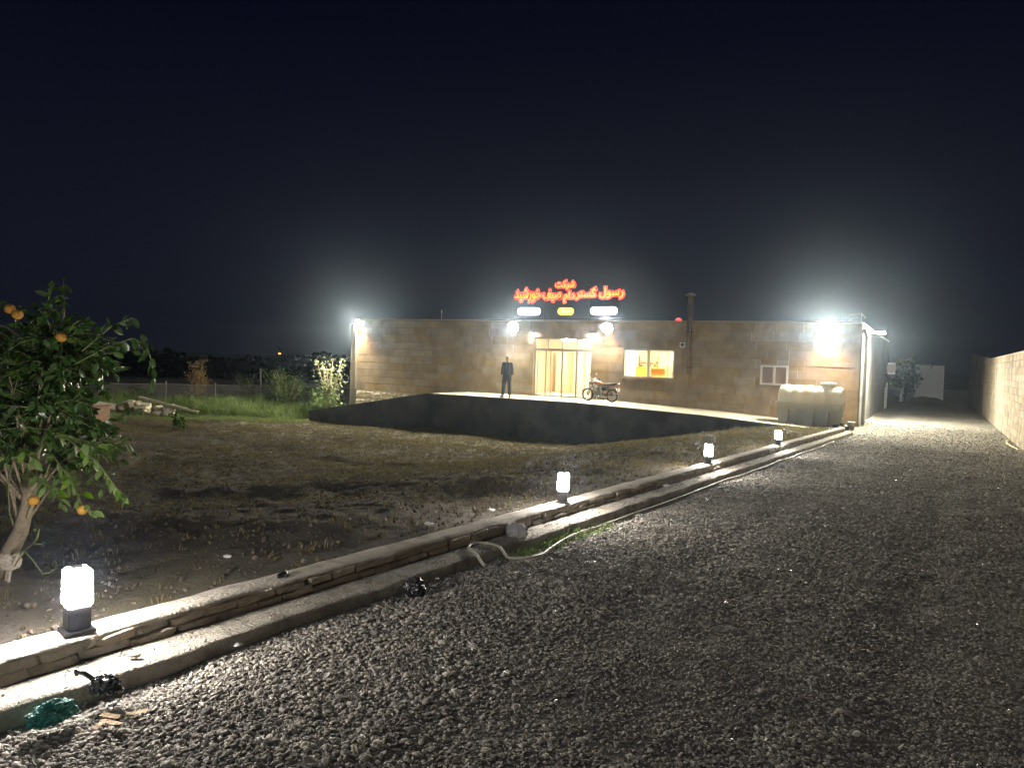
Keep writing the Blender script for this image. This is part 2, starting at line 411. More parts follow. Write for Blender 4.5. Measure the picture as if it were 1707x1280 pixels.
xs = list(np.concatenate([np.arange(-70, -40, 2.5), np.arange(-40, -26, .35), np.arange(-26, -13, .14), np.arange(-13, -3.35, .055), [-3.35]]))
ys = list(np.concatenate([np.arange(-6, 1, .4), np.arange(1, 10, .06), np.arange(10, 27.5, .12), np.arange(27.5, 60, .8)]))
ulim = lambda V: -3.52 + .044 * np.minimum(V, 26) - .17
def lawnz(U, V):
    return lawn_h(U, V)
lawn_me = grid_mesh('lawn', xs, ys, lawnz)
co = np.empty(len(lawn_me.vertices) * 3, np.float32); lawn_me.vertices.foreach_get('co', co); co = co.reshape(-1, 3)
k = co[:, 0] > -7
f = (co[k, 0] + 7) / (7 - 3.35); co[k, 0] = -7 + f * (ulim(co[k, 1]) + 7)     # lawn edge follows the kerb line
lawn_me.vertices.foreach_set('co', co.ravel()); lawn_me.update()
struct('lawn', lawn_me, MT['soil'])

def drive_h(U, V):
    return zg_np(V) + .035 * vnoise(U, V, 21, 3, .5) + .012 * vnoise(U, V, 22, 3, 4) + (-.032) * np.exp(-((U - (-3.52 + .044 * V) - .32) / .16) ** 2) - .014 * np.exp(-((U + 1.55 + .1 * np.sin(V * .4)) / .20) ** 2) - .014 * np.exp(-((U - .05 + .1 * np.sin(V * .4)) / .20) ** 2)
dxs = list(np.linspace(-3.45, 2.25, 70)); dys = list(np.concatenate([np.arange(-8, 1, .5), np.arange(1, 12, .1), np.arange(12, 55, .35)]))
struct('gravel_drive', grid_mesh('gravel_drive', dxs, dys, drive_h), MT['drive'])
struct('back_yard', grid_mesh('back_yard', list(np.linspace(-30, 12, 60)), list(np.linspace(49.8, 110, 60)), lambda U, V: -.44 + .05 * vnoise(U, V, 31, 3, .4)), MT['drive'])
def terr(U, V): return -1.78 + .0 * U
struct('terrain', grid_mesh('terrain', list(np.linspace(-500, 500, 20)), list(np.linspace(-300, 700, 20)), terr), MT['terrain'])

# ------------------------------------------------------------------ platform with ramp
def plat_z(u):
    P_ = [(-25.3, -1.10), (-18.7, .05), (-12, .04), (-10, -.03), (-7, -.13), (-5, -.26), (-3, -.37), (-2.35, -.385)]
    if u <= P_[0][0]: return P_[0][1]
    for (a, za), (b, zb) in zip(P_, P_[1:]):
        if u <= b: return za + (zb - za) * (u - a) / (b - a)
    return P_[-1][1]
us = [-25.3, -18.7] + list(np.linspace(-18, -2.5, 24))
mb = MB(); VF, VB = 27.0, 30.28
for i, u in enumerate(us):
    z = plat_z(u); mb.v += [(u, VF, -2.0), (u, VF, z), (u, VB, z), (u, VB, -2.0)]
for i in range(len(us) - 1):
    a = i * 4; b = a + 4
    mb.f += [(a, b, b + 1, a + 1), (a + 1, b + 1, b + 2, a + 2)]
mb.f += [(0, 1, 2, 3), tuple(range(len(mb.v) - 4, len(mb.v)))[::-1]]
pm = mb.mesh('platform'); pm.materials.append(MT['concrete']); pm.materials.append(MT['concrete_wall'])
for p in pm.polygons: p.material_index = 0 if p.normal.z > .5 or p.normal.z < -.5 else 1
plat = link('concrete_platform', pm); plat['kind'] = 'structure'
# coping lip along the front edge
mb = MB()
for a, b in zip(us, us[1:]):
    za, zb = plat_z(a), plat_z(b)
    v = [(a, VF - .04, za - .09), (b, VF - .04, zb - .09), (b, VF - .003, zb - .09), (a, VF - .003, za - .09), (a, VF - .04, za + .012), (b, VF - .04, zb + .012), (b, VF + .10, zb + .012), (a, VF + .10, za + .012)]
    mb.add(v, [(0, 1, 5, 4), (4, 5, 6, 7), (3, 2, 1, 0)])
for k_, u in enumerate((-21.9, -18.7, -15.6, -12.4, -9.3, -6.2)):
    z = plat_z(u) - .1
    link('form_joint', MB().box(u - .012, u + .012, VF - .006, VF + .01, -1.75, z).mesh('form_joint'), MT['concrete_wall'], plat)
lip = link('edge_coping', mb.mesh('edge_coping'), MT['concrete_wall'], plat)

# ------------------------------------------------------------------ kerb
kerb = thing('kerb_wall', 'long low kerb of rough stones under a cement cap, between dug lawn and gravel drive', 'kerb', (uk(2), 2, zg(2)))
vv = np.arange(-4, 26.6, .09)
def strip(name, offs, zs, amp, seed, m, seglen=None):
    """strip running along the kerb: offs = lateral offsets, zs = heights relative to zk"""
    nv = len(vv); mb = MB(); n = len(offs)
    for j, v in enumerate(vv):
        for i, (o, z) in enumerate(zip(offs, zs)):
            q = amp[i]
            a = noise.noise(Vector((v * 3.1, i * 2.7, seed))) * q + noise.noise(Vector((v * 11, i * 3.7, seed + 5))) * q * .5
            b = noise.noise(Vector((v * 3.7, i * 1.9, seed + 9))) * q
            mb.v.append((uk(v) + o + a, v, zk(v) + z + b * .6))
    for j in range(nv - 1):
        for i in range(n - 1):
            a = j * n + i; mb.f.append((a, a + 1, a + n + 1, a + n))
    mb.f.append(tuple(range(n))); mb.f.append(tuple((nv - 1) * n + i for i in range(n))[::-1])
    return link(name, fixn(mb.mesh(name, True)), m, kerb, world=True)
strip('cement_cap', [-.20, -.205, -.20, -.15, -.10, -.05, -.005, -.002, -.03], [-.45, -.06, -.008, .004, .004, 0, -.008, -.030, -.035], [.0, .01, .012, .006, .006, .014, .030, .026, .0], 3, MT['cement'])
strip('mortar_core', [-.18, -.18, -.03, -.025], [-.3, -.03, -.03, -.3], [0, 0, .004, .012], 6, MT['footing'])
strip('footing', [-.05, -.03, .08, .17, .218, .236, .24], [-.3, -.116, -.122, -.124, -.125, -.134, -.34], [0, .006, .008, .010, .022, .022, .016], 9, MT['footing'])
kst = [blocky_stone('kerb_stone_shape', s) for s in (1.3, 4.1, 7.7, 9.2, 12.5)]
for m_ in kst: m_.materials.append(MT['kstone'])
farst = MB()
for course, (zc, hh) in enumerate(((-.048, .050), (-.096, .046))):
    v = -2.0 + course * .1; i = 0
    while v < 26.2:
        L_ = rnd.uniform(.16, .34) if v < 16 else rnd.uniform(.3, .5)
        c = (uk(v + L_ / 2) - .046 + rnd.uniform(-.006, .012), v + L_ / 2, zk(v + L_ / 2) + zc + rnd.uniform(-.004, .004))
        s = (.09, L_ * .96, hh * rnd.uniform(.9, 1.08))
        if v < 16:
            o = link('kerb_stone', rnd.choice(kst), None, kerb, world=True, loc=c, rot=(rnd.uniform(-.06, .06), rnd.uniform(-.1, .1), math.atan(.044) * -1 + rnd.uniform(-.04, .04)), scl=s)
        else:
            sm_ = rnd.choice(kst); k0 = len(farst.v)
            farst.v += [(c[0] + q.co.x * s[0], c[1] + q.co.y * s[1], c[2] + q.co.z * s[2]) for q in sm_.vertices]
            farst.f += [tuple(k0 + w for w in p.vertices) for p in sm_.polygons]
        v += L_
o = link('kerb_stones', farst.mesh('kerb_stones'), MT['kstone'], kerb, world=True); o['kind'] = 'stuff'

# small grit fallen on the footing
# ------------------------------------------------------------------ gravel
rs = np.random.RandomState(5)
pv = []
for s_ in range(5):
    m_ = rough_stone('pebble_shape', s_ * 3.3 + 1, 2, .46, .30); m_.materials.append(MT['pebble']); pv.append(m_)
P_, R_, S_ = [], [], []
def field(n, u0, u1, v0, v1, smin, smax, lift=.25, pw=1.0):
    U = rs.uniform(u0, u1, n); V = rs.uniform(v0, v1, n)
    ok = U > (-3.52 + .044 * np.minimum(V, 26.5) + .26); ok |= V > 26.8
    ok &= rs.rand(n) < .88 + .6 * vnoise(U, V, 91, 3, .9)
    U = U[ok]; V = V[ok]; s = smin + (smax - smin) * rs.rand(len(U)) ** 2.0 * (1 + .5 * vnoise(U, V, 95, 2, .6)); s = np.where(rs.rand(len(U)) < .012, s * 1.9, s)
    Z = drive_h(U, V) + s * lift * (.3 + rs.rand(len(U)))
    P_.append(np.stack([U, V, Z], -1)); R_.append(np.stack([rs.normal(0, .35, len(U)), rs.normal(0, .35, len(U)), rs.uniform(0, 6.28, len(U))], -1))
    a = rs.uniform(.8, 1.45, len(U)); S_.append(np.stack([s * a, s, s * rs.uniform(.6, 1.25, len(U))], -1))
field(150000, -3.4, 2.2, 1.0, 6.0, .008, .0235)
field(68000, -3.3, 2.2, 6.0, 12.0, .011, .027)
field(44000, -3.2, 2.2, 12.0, 22.0, .016, .034)
field(14000, -3.0, 2.2, 22.0, 34.0, .02, .045)
scatter('drive_gravel', np.concatenate(P_), np.concatenate(R_), np.concatenate(S_), pv, 'loose grey brown gravel spread over the drive')
# a few paler flat flakes that catch the lamps
P_, R_, S_ = [], [], []
field(3600, -3.2, 2.2, 1.0, 26.0, .010, .034, .9)
wp = rough_stone('flake_shape', 2.2, 1, .28, .3); wp.materials.append(mat('pale stone flake', (.42, .42, .40), .25, spec=.7, rand=.3))
scatter('pale_flakes', np.concatenate(P_), np.concatenate(R_), np.concatenate(S_), [wp], 'pale stone flakes lying in the gravel')

# clods and dry grass on the lawn
def blade_tuft(name, n, h, spread, w, m, seed, curl=.5):
    r = random.Random(seed); mb = MB()
    for i in range(n):
        a = r.uniform(0, 6.28); d = Vector((cos(a), sin(a), 0)); side = Vector((-sin(a), cos(a), 0)) * w
        b = Vector((r.uniform(-1, 1), r.uniform(-1, 1), 0)) * spread; hh = h * r.uniform(.5, 1.1); c = r.uniform(.2, 1) * curl * hh
        p0 = b - Vector((0, 0, .02)); p1 = b + d * c * .35 + Vector((0, 0, hh * .6)); p2 = b + d * c + Vector((0, 0, hh))
        mb.add([p0 - side, p0 + side, p1 + side * .8, p1 - side * .8, p2], [(0, 1, 2, 3), (3, 2, 4)])
    me = mb.mesh(name); me.materials.append(m); return me
U = rs.uniform(-26, -2.6, 96000); V = rs.uniform(1.2, 26.9, 96000)
dist = np.hypot(U, V)
keep = rs.rand(96000) < np.clip(9.0 / dist, .25, 1) ; keep &= U < -3.72 + .044 * V - .05
U, V = U[keep], V[keep]; n = len(U)
s = .010 + .036 * rs.rand(n) ** 3
cv = [rough_stone('clod_shape', q, 1, .7, .35) for q in (1, 4, 8)]
for m_ in cv: m_.materials.append(MT['clod'])
scatter('soil_clods', np.stack([U, V, lawn_h(U, V) + s * .15], -1), rs.uniform(0, 6.28, (n, 3)), np.stack([s * 1.3, s, s], -1), cv, 'small lumps of dug soil on the lawn')
U = rs.uniform(-27, -2.6, 120000); V = rs.uniform(1.2, 27, 120000)
dens = vnoise(U, V, 41, 3, .45) * .5 + .42 + .2 * np.clip((V - 8) / 16, 0, 1)
keep = (rs.rand(len(U)) < np.clip(dens * np.clip(.35 + (V - 6) / 18, .35, 1), .03, 1)) & (U < -3.75 + .044 * V - .04)
U, V = U[keep], V[keep]; n = len(U)
tv = [blade_tuft('dry_tuft', 7, .045, .025, .0028, MT['dry'], q, .9) for q in (1, 2, 3)]
sc_ = rs.uniform(.5, 1.25, n) * (1 + .03 * V)
scatter('dry_lawn_grass', np.stack([U, V, lawn_h(U, V)], -1), np.stack([rs.normal(0, .3, n), rs.normal(0, .3, n), rs.uniform(0, 6.28, n)], -1), np.stack([sc_, sc_, sc_], -1), tv, 'short dry grass stubble over the dug lawn')
# stray pale stones / bits on the lawn
U = rs.uniform(-24, -4, 420); V = rs.uniform(1.5, 27, 420); n = 420; s = rs.uniform(.010, .030, n)
scatter('lawn_pebbles', np.stack([U, V, lawn_h(U, V) + s * .3], -1), rs.uniform(0, 6.28, (n, 3)), np.stack([s * 1.3, s, s], -1), [wp], 'pale pebbles strewn on the lawn')

# green weeds towards the fence
def weeds(name, u0, u1, v0, v1, n, h, tv, label, f=None):
    U = rs.uniform(u0, u1, n); V = rs.uniform(v0, v1, n)
    if f is not None:
        k = f(U, V); U, V = U[k], V[k]
    n = len(U); s = h * rs.uniform(.45, 1.2, n) * (1 + .6 * vnoise(U, V, 55, 2, .6))
    scatter(name, np.stack([U, V, lawn_h(U, V)], -1), np.stack([rs.normal(0, .15, n), rs.normal(0, .15, n), rs.uniform(0, 6.28, n)], -1), np.stack([s, s, s], -1), tv, label)
gt = [blade_tuft('green_tuft', 12, 1.0, .16, .012, MT['grass'], q, .6) for q in (5, 6, 7, 8)]
weeds('green_grass', -36, -24.5, 18, 30.0, 17000, .17, gt, 'green grass growing in front of the netting fence',
      lambda U, V: ((V - 20.2) + (-U - 24) * .75 + 2.0 * vnoise(U, V, 61, 2, .5) > 1.0) & ~((V > 26.5) & (U > -25.6)))
weeds('tall_weeds', -38, -26, 22, 32.0, 9000, .62, gt, 'tall weeds along the foot of the fence',
      lambda U, V: ((V - 24.5) + (-U - 27) * .75 + 2.5 * vnoise(U, V, 63, 2, .5) > 1.8))

# ------------------------------------------------------------------ the building
FV = 30.26; UL, UR = -25.28, -2.31; ROOF = 3.33
bld = thing('office_building', 'long single storey stone clad building with glass entrance, lit by floodlights', 'building', (UL, FV, 0))
door = (-15.40, -12.66, .05, 2.59); win = (-11.24, -9.09, 1.03, 2.20); win2 = (-5.75, -4.74, .97, 1.71)
holes = [door, win, win2]
def subtract(rects, h):
    out = []
    for (a, b, c, d) in rects:
        if h[0] >= b or h[1] <= a or h[2] >= d or h[3] <= c: out.append((a, b, c, d)); continue
        if h[0] > a: out.append((a, h[0], c, d))
        if h[1] < b: out.append((h[1], b, c, d))
        m0, m1 = max(a, h[0]), min(b, h[1])
        if h[2] > c: out.append((m0, m1, c, h[2]))
        if h[3] < d: out.append((m0, m1, h[3], d))
    return out
rects = [(UL + .02, UR - .02, -1.9, ROOF - .04)]
for h in holes: rects = subtract(rects, h)
mb = MB()
for a, b, c, d in rects: mb.box(a, b, FV + .045, FV + .30, c, d)
link('front_wall', mb.mesh('front_wall'), MT['core'], bld, world=True)
mb = MB(); mb.box(UR - .25, UR, FV + .30, 49.6, -1.0, ROOF - .04); link('side_wall', mb.mesh('side_wall'), MT['plaster'], bld, world=True)
mb = MB(); mb.box(UL, UL + .25, FV + .3, 49.6, -1.9, ROOF - .04).box(UL, UR - .25, 49.35, 49.6, -1.9, ROOF - .04)
link('rear_wall', mb.mesh('rear_wall'), MT['plaster'], bld, world=True)
mb = MB(); mb.box(UL + .25, UR - .25, FV + .30, 49.35, 2.95, 3.10); link('roof', mb.mesh('roof'), MT['plaster'], bld, world=True)
# cap stones of the parapet
ub = bpy.data.meshes.new('slab_shape'); bm = bmesh.new(); bmesh.ops.create_cube(bm, size=1); bm.to_mesh(ub); bm.free(); ub.materials.append(MT['slab'])
cb = ub.copy(); cb.materials.clear(); cb.materials.append(MT['cap'])
u = UL - .02
while u < UR:
    w = min(1.15, UR + .03 - u)
    if w < .1: break
    link('cap_stone', cb, None, bld, world=True, loc=(u + w / 2, FV + .13, ROOF + .01 + rnd.uniform(-.004, .004)), scl=(w - .012, .36, .055)); u += w
u = FV + .33
while u < 49.5:
    w = min(1.6, 49.6 - u); link('cap_stone', cb, None, bld, world=True, loc=(UR - .12, u + w / 2, ROOF + .01), scl=(.30, w - .012, .055)); u += w
# stone slabs
row_h = .345; top = ROOF - .035; nsl = 0
for r in range(11):
    z1 = top - r * row_h; z0 = z1 - row_h
    u = UL + (.0 if r % 2 else -.42) - rnd.uniform(0, .3)
    while u < UR:
        w = rnd.choice((.8, .95, 1.1)); a, b = max(u, UL), min(u + w, UR); u += w
        if b - a < .08: continue
        if z0 < -.17 and a < -9: continue
        if z1 < .02 and -18 < a < -12: continue
        rl = [(a, b, z0, z1)]
        for h in holes: rl = subtract(rl, h)
        for (p, q, c, d) in rl:
            if q - p < .05 or d - c < .03: continue
            t = .038 + rnd.uniform(0, .009)
            link('stone_slab', ub, None, bld, world=True, loc=((p + q) / 2, FV + .045 - t / 2, (c + d) / 2), scl=(q - p - .006, t, d - c - (.009 if a > -20.5 else .030)),
                 rot=(0, 0, rnd.uniform(-.004, .004))); nsl += 1
# corner pilaster with pale edge trim
mb = MB(); mb.box(UL - .10, UL - .012, FV - .03, FV + .04, -.12, ROOF - .05); link('edge_trim', mb.mesh('edge_trim'), MT['cap'], bld, world=True)
mb = MB(); mb.box(UL - .62, UL - .11, FV + .25, FV + .75, -1.9, ROOF - .25); link('corner_pillar', mb.mesh('corner_pillar'), MT['plaster'], bld, world=True)
mb = MB(); mb.box(UL - .1, -18.9, FV - .035, FV + .02, -.205, -.158); link('plinth_ledge', mb.mesh('plinth_ledge'), MT['cap'], bld, world=True)
mb = MB(); mb.box(-8.9, UR, FV - .012, FV + .01, 1.735, 1.762); link('string_course', mb.mesh('string_course'), MT['cap'], bld, world=True)
# rubble plinth left of the platform
rst = [blocky_stone('plinth_stone_shape', s, amp=.1) for s in (2.3, 5.5, 8.8)]
for m_ in rst: m_.materials.append(MT['rubble'])
for r in range(6):
    u = UL + rnd.uniform(0, .1)
    while u < UL + 5.6 - r * .0:
        w = rnd.uniform(.2, .38)
        zc = -.30 - r * .165
        if plat_z(u) < zc + .1:
            link('plinth_stone', rnd.choice(rst), None if r else None, bld, world=True, loc=(u + w / 2, FV + .0, zc), scl=(w * .9, .16, .145), rot=(rnd.uniform(-.1, .1), rnd.uniform(-.12, .12), 0))
        u += w

# entrance: frame members and panes
dU0, dU1, dZ0, dZ1 = door
ent = link('entrance_door', MB().box(dU0, dU1, FV + .10, FV + .16, dZ0, dZ0 + .05).box(dU0, dU1, FV + .10, FV + .16, dZ1 - .05, dZ1).box(dU0, dU0 + .06, FV + .10, FV + .16, dZ0 + .05, dZ1 - .05)
           .box(dU1 - .06, dU1, FV + .10, FV + .16, dZ0 + .05, dZ1 - .05).box(dU0 + .06, dU1 - .06, FV + .10, FV + .16, 2.02, 2.13).mesh('entrance_door'), MT['alu'], bld, world=True)
W_ = dU1 - dU0; fr = [0, .245, .49, .735, 1]
for i, q in enumerate(fr[1:-1]):
    uu = dU0 + q * W_
    link('mullion', MB().box(uu - .03, uu + .03, FV + .095, FV + .155, 2.13, dZ1 - .05).mesh('mullion'), MT['alu'], ent, world=True)
    if i: link('mullion', MB().box(uu - .04, uu + .04, FV + .095, FV + .155, dZ0 + .05, 2.02).mesh('mullion'), MT['alu'], ent, world=True)
for i in range(4):
    a, b = dU0 + fr[i] * W_ + .03, dU0 + fr[i + 1] * W_ - .03
    link('pane', MB().box(a, b, FV + .122, FV + .130, 2.13, dZ1 - .05).mesh('pane'), MT['glass'], ent, world=True)
    if i != 1: link('pane', MB().box(a, b, FV + .122, FV + .130, dZ0 + .05, 2.02).mesh('pane'), MT['glass'], ent, world=True)
# the sliding leaf pushed aside behind the left pane
sl = link('sliding_leaf', MB().box(dU0 + .50, dU0 + .56, FV + .18, FV + .22, .1, 2.02).box(dU0 + .74, dU0 + .80, FV + .18, FV + .22, .1, 2.02).box(dU0 + .10, dU0 + .15, FV + .18, FV + .22, .1, 2.02).mesh('sliding_leaf'), MT['wood'], ent, world=True)
# large window
wU0, wU1, wZ0, wZ1 = win
wf = link('window', MB().box(wU0, wU1, FV + .02, FV + .09, wZ0, wZ0 + .06).box(wU0, wU1, FV + .02, FV + .09, wZ1 - .06, wZ1).box(wU0, wU0 + .055, FV + .02, FV + .09, wZ0 + .06, wZ1 - .06)
          .box(wU1 - .055, wU1, FV + .02, FV + .09, wZ0 + .06, wZ1 - .06).box(wU0 + 1.02, wU0 + 1.12, FV + .015, FV + .095, wZ0 + .06, wZ1 - .06)
          .box(wU0 + 1.86, wU0 + 1.885, FV + .04, FV + .07, wZ0 + .06, wZ1 - .06).mesh('window'), MT['white'], bld, world=True)
link('pane', MB().box(wU0 + .055, wU0 + 1.02, FV + .05, FV + .056, wZ0 + .06, wZ1 - .06).mesh('pane'), MT['glass'], wf, world=True)
link('pane', MB().box(wU0 + 1.12, wU0 + 1.86, FV + .05, FV + .056, wZ0 + .06, wZ1 - .06).mesh('pane'), MT['glass'], wf, world=True)
link('pane', MB().box(wU0 + 1.885, wU1 - .055, FV + .05, FV + .056, wZ0 + .06, wZ1 - .06).mesh('pane'), MT['glass'], wf, world=True)
link('window_sill', MB().box(wU0 - .06, wU1 + .06, FV - .05, FV + .015, wZ0 - .055, wZ0 - .004).mesh('window_sill'), MT['cap'], wf, world=True)
# small window
wU0, wU1, wZ0, wZ1 = win2
wf = link('window', MB().box(wU0, wU1, FV - .01, FV + .09, wZ0, wZ0 + .07).box(wU0, wU1, FV - .01, FV + .09, wZ1 - .07, wZ1).box(wU0, wU0 + .07, FV - .01, FV + .09, wZ0 + .07, wZ1 - .07)
          .box(wU1 - .07, wU1, FV - .01, FV + .09, wZ0 + .07, wZ1 - .07).box((wU0 + wU1) / 2 - .04, (wU0 + wU1) / 2 + .04, FV - .01, FV + .09, wZ0 + .07, wZ1 - .07).mesh('window'), MT['white'], bld, world=True)
mid = (wU0 + wU1) / 2
link('pane', MB().box(wU0 + .07, mid - .04, FV + .03, FV + .04, wZ0 + .07, wZ1 - .07).mesh('pane'), MT['frost'], wf, world=True)
link('pane', MB().box(mid + .04, wU1 - .07, FV + .03, FV + .04, wZ0 + .07, wZ1 - .07).mesh('pane'), MT['frost'], wf, world=True)
# the lit room
mb = MB()
iu0, iu1, iv0, iv1, iz0, iz1 = -17.2, -8.2, FV + .305, 35.4, .05, 2.64
mb.add([(iu0, iv0, iz0), (iu1, iv0, iz0), (iu1, iv1, iz0), (iu0, iv1, iz0), (iu0, iv0, iz1), (iu1, iv0, iz1), (iu1, iv1, iz1), (iu0, iv1, iz1)], [(4, 7, 6, 5), (3, 2, 6, 7), (0, 3, 7, 4), (2, 1, 5, 6)])
link('room_wall', mb.mesh('room_wall'), MT['room'], bld, world=True)
link('partition', MB().box(-12.1, -11.98, FV + .31, 35.3, .06, 2.63).mesh('partition'), MT['room'], bld, world=True)
link('room_floor', MB().box(iu0, iu1, iv0, iv1, -.1, .045).mesh('room_floor'), MT['roomfloor'], bld, world=True)
link('tall_cupboard', MB().box(-16.35, -15.75, 34.6, 35.35, .05, 2.05).box(-16.30, -16.07, 34.57, 34.599, .12, 1.98).box(-16.03, -15.80, 34.57, 34.599, .12, 1.98).mesh('tall_cupboard'), MT['wood'], bld, world=True)
link('room_door', MB().box(-15.2, -15.12, 35.28, 35.38, .05, 2.2).box(-14.45, -14.37, 35.28, 35.38, .05, 2.2).box(-15.2, -14.37, 35.28, 35.38, 2.2, 2.28).mesh('room_door'), MT['wood'], bld, world=True)
for (a, b) in ((-14.9, 32.8), (-13.3, 31.6), (-10.5, 31.8), (-9.3, 34)):
    link('ceiling_lamp', MB().lathe([(.01, 2.55), (.30, 2.55), (.32, 2.58), (.30, 2.635)], (a, b, 0), 'z', 20).mesh('ceiling_lamp'), MT['room_face'], bld, world=True)
# flue pipe
fp = thing('flue_pipe', 'rusty brown flue pipe clamped to the wall between the two windows, rising above the roof', 'pipe', (-8.5, FV - .12, 1.2))
link('pipe', MB().tube([(-8.5, FV - .13, 1.22), (-8.5, FV - .13, 4.30)], .10, 14).mesh('pipe', True), MT['brownpipe'], fp, world=True)
link('cowl', MB().lathe([(.05, 4.45), (.22, 4.37), (.22, 4.35), (.11, 4.30)], (-8.5, FV - .13, 0), 'z', 14).mesh('cowl', True), MT['brownpipe'], fp, world=True)
for z in (1.5, 2.9): link('clamp', MB().box(-8.62, -8.38, FV - .04, FV - .005, z, z + .04).lathe([(.112, z), (.112, z + .04)], (-8.5, FV - .13, 0), 'z', 14).mesh('clamp'), MT['dark'], fp, world=True)
mb = MB(); o = thing('wall_meter', 'small pale meter box with dark dial, on the wall beside the flue pipe', 'meter box', (-8.77, FV - .01, 2.3))
link('case', bevel(MB().box(-8.88, -8.66, FV - .10, FV - .012, 2.29, 2.51).mesh('case'), .01), MT['white'], o, world=True)
link('dial', MB().lathe([(.06, FV - .115), (.06, FV - .101)], (-8.76, 0, 2.41), 'y', 14).mesh('dial'), MT['black'], o, world=True)
# down pipes on the alley side
dp = thing('downpipe', 'white downpipe at the right corner of the building, running from roof to ground', 'pipe', (UR + .12, FV + .9, -.4))
link('pipe', MB().tube([(UR + .12, FV + .9, -.35), (UR + .12, FV + .9, 2.9), (UR + .02, FV + .9, 3.15)], .065, 10).mesh('pipe', True), MT['white'], dp, world=True)
for z in (.6, 1.8, 2.8): link('bracket', MB().box(UR, UR + .19, FV + .88, FV + .92, z, z + .04).mesh('bracket'), MT['alu'], dp, world=True)
dp = thing('conduit', 'thin white cable conduit on the alley side wall next to the corner downpipe', 'conduit', (UR + .04, FV + 1.9, -.3))
link('pipe', MB().tube([(UR + .04, FV + 1.9, -.3), (UR + .04, FV + 1.9, 1.75), (UR + .04, FV + 2.6, 1.95), (UR + .04, FV + 2.6, 3.0)], .022, 6).mesh('pipe'), MT['white'], dp, world=True)
link('junction_box', MB().box(UR + .01, UR + .09, FV + 1.78, FV + 2.02, 1.0, 1.3).mesh('junction_box'), MT['white'], dp, world=True)
dp = thing('gas_pipe', 'pair of short pale pipes standing against the far end of the side wall', 'pipe', (UR + .08, 46.5, -.4))
link('pipe', MB().tube([(UR + .10, 46.2, -.42), (UR + .10, 46.2, .75)], .035, 8).tube([(UR + .10, 47.6, -.42), (UR + .10, 47.6, 1.0)], .035, 8).mesh('pipe'), MT['white'], dp, world=True)
ac = thing('air_conditioner', 'white air conditioner unit bracketed high on the far end of the alley side wall', 'air conditioner', (UR + .3, 47.4, 1.6))
link('case', bevel(MB().box(UR + .12, UR + .48, 47.0, 47.85, 1.45, 2.1).mesh('case'), .02), MT['white'], ac, world=True)
link('fan_grille', MB().lathe([(.24, 46.985), (.24, 46.999)], (UR + .3, 0, 1.78), 'y', 16).mesh('fan_grille'), MT['alu'], ac, world=True)
link('bracket', MB().box(UR, UR + .5, 47.1, 47.14, 1.40, 1.449).box(UR, UR + .5, 47.7, 47.74, 1.40, 1.449).mesh('bracket'), MT['dark'], ac, world=True)
# roof frame near the right corner, small masts
o = thing('roof_bracket', 'small metal frame standing on the parapet at the right corner of the roof', 'bracket', (-2.6, FV + .2, 3.37))
link('frame', MB().tube([(-2.75, FV + .2, 3.37), (-2.75, FV + .2, 3.62), (-2.35, FV + .2, 3.66), (-2.35, FV + .2, 3.37)], .015, 6).tube([(-2.35, FV + .2, 3.66), (-2.2, FV + .15, 3.5)], .015, 6).mesh('frame'), MT['alu'], o, world=True)
o = thing('roof_mast', 'thin pale mast standing on the roof left of the lit sign', 'mast', (-20.5, FV + .3, 3.37))
link('pole', MB().tube([(-20.5, FV + .3, 3.34), (-20.5, FV + .3, 3.72)], .02, 6).mesh('pole'), MT['white'], o, world=True)
link('finial', MB().lathe([(.01, 3.71), (.05, 3.74), (.01, 3.82)], (-20.5, FV + .3, 0)).mesh('finial'), MT['white'], o, world=True)
o = thing('red_beacon', 'small glowing red beacon on the roof edge left of the flue pipe', 'beacon', (-9.03, FV + .15, 3.36))
link('base', MB().box(-9.13, -8.93, FV + .08, FV + .22, 3.34, 3.38).mesh('base'), MT['dark'], o, world=True)
link('lens', MB().lathe([(.13, 3.381), (.11, 3.43), (.04, 3.48)], (-9.03, FV + .15, 0)).mesh('lens', True), MT['redlamp'], o, world=True)

# ------------------------------------------------------------------ rooftop sign
SV = FV + .06
sign = thing('rooftop_sign', 'red glowing Persian company sign on the roof above the glass entrance', 'sign', (-13.9, SV, 3.36))
def word(s, u0, u1, zc0, zc1, name='word_lettering'):
    """one word in joined letter forms, scaled into its place; red halo shaped as wider glowing letters behind, bright face in front"""
    for lay, (off, ext, dv, m_) in enumerate(((.13, .03, .02, MT['red_halo']), (.03, .012, -.035, MT['letter']))):
        cu = bpy.data.curves.new(name, 'FONT'); cu.body = s; cu.size = 1; cu.resolution_u = 3; cu.extrude = ext; cu.offset = off if lay == 0 else .004
        ob = bpy.data.objects.new(name, cu); C.objects.link(ob); bpy.context.view_layer.update()
        me = bpy.data.meshes.new_from_object(ob.evaluated_get(bpy.context.evaluated_depsgraph_get())); bpy.data.objects.remove(ob)
        n = len(me.vertices); c = np.empty(n * 3, np.float32); me.vertices.foreach_get('co', c); c = c.reshape(-1, 3)
        if lay == 0:
            lo, hi = c.min(0).copy(), c.max(0).copy(); g = .10
            lo[:2] += g; hi[:2] -= g; ref = (lo, hi)
        lo, hi = ref
        x = u0 + (c[:, 0] - lo[0]) / (hi[0] - lo[0]) * (u1 - u0); z = zc0 + (c[:, 1] - lo[1]) / (hi[1] - lo[1]) * (zc1 - zc0)
        out = np.stack([x, SV + dv - c[:, 2], z], -1).astype(np.float32); me.vertices.foreach_set('co', out.ravel()); me.update()
        me.materials.clear(); me.materials.append(m_)
        if lay == 0: base = link(name, me, None, sign, world=True)
        else: link('letter_face', me, None, base, world=True)
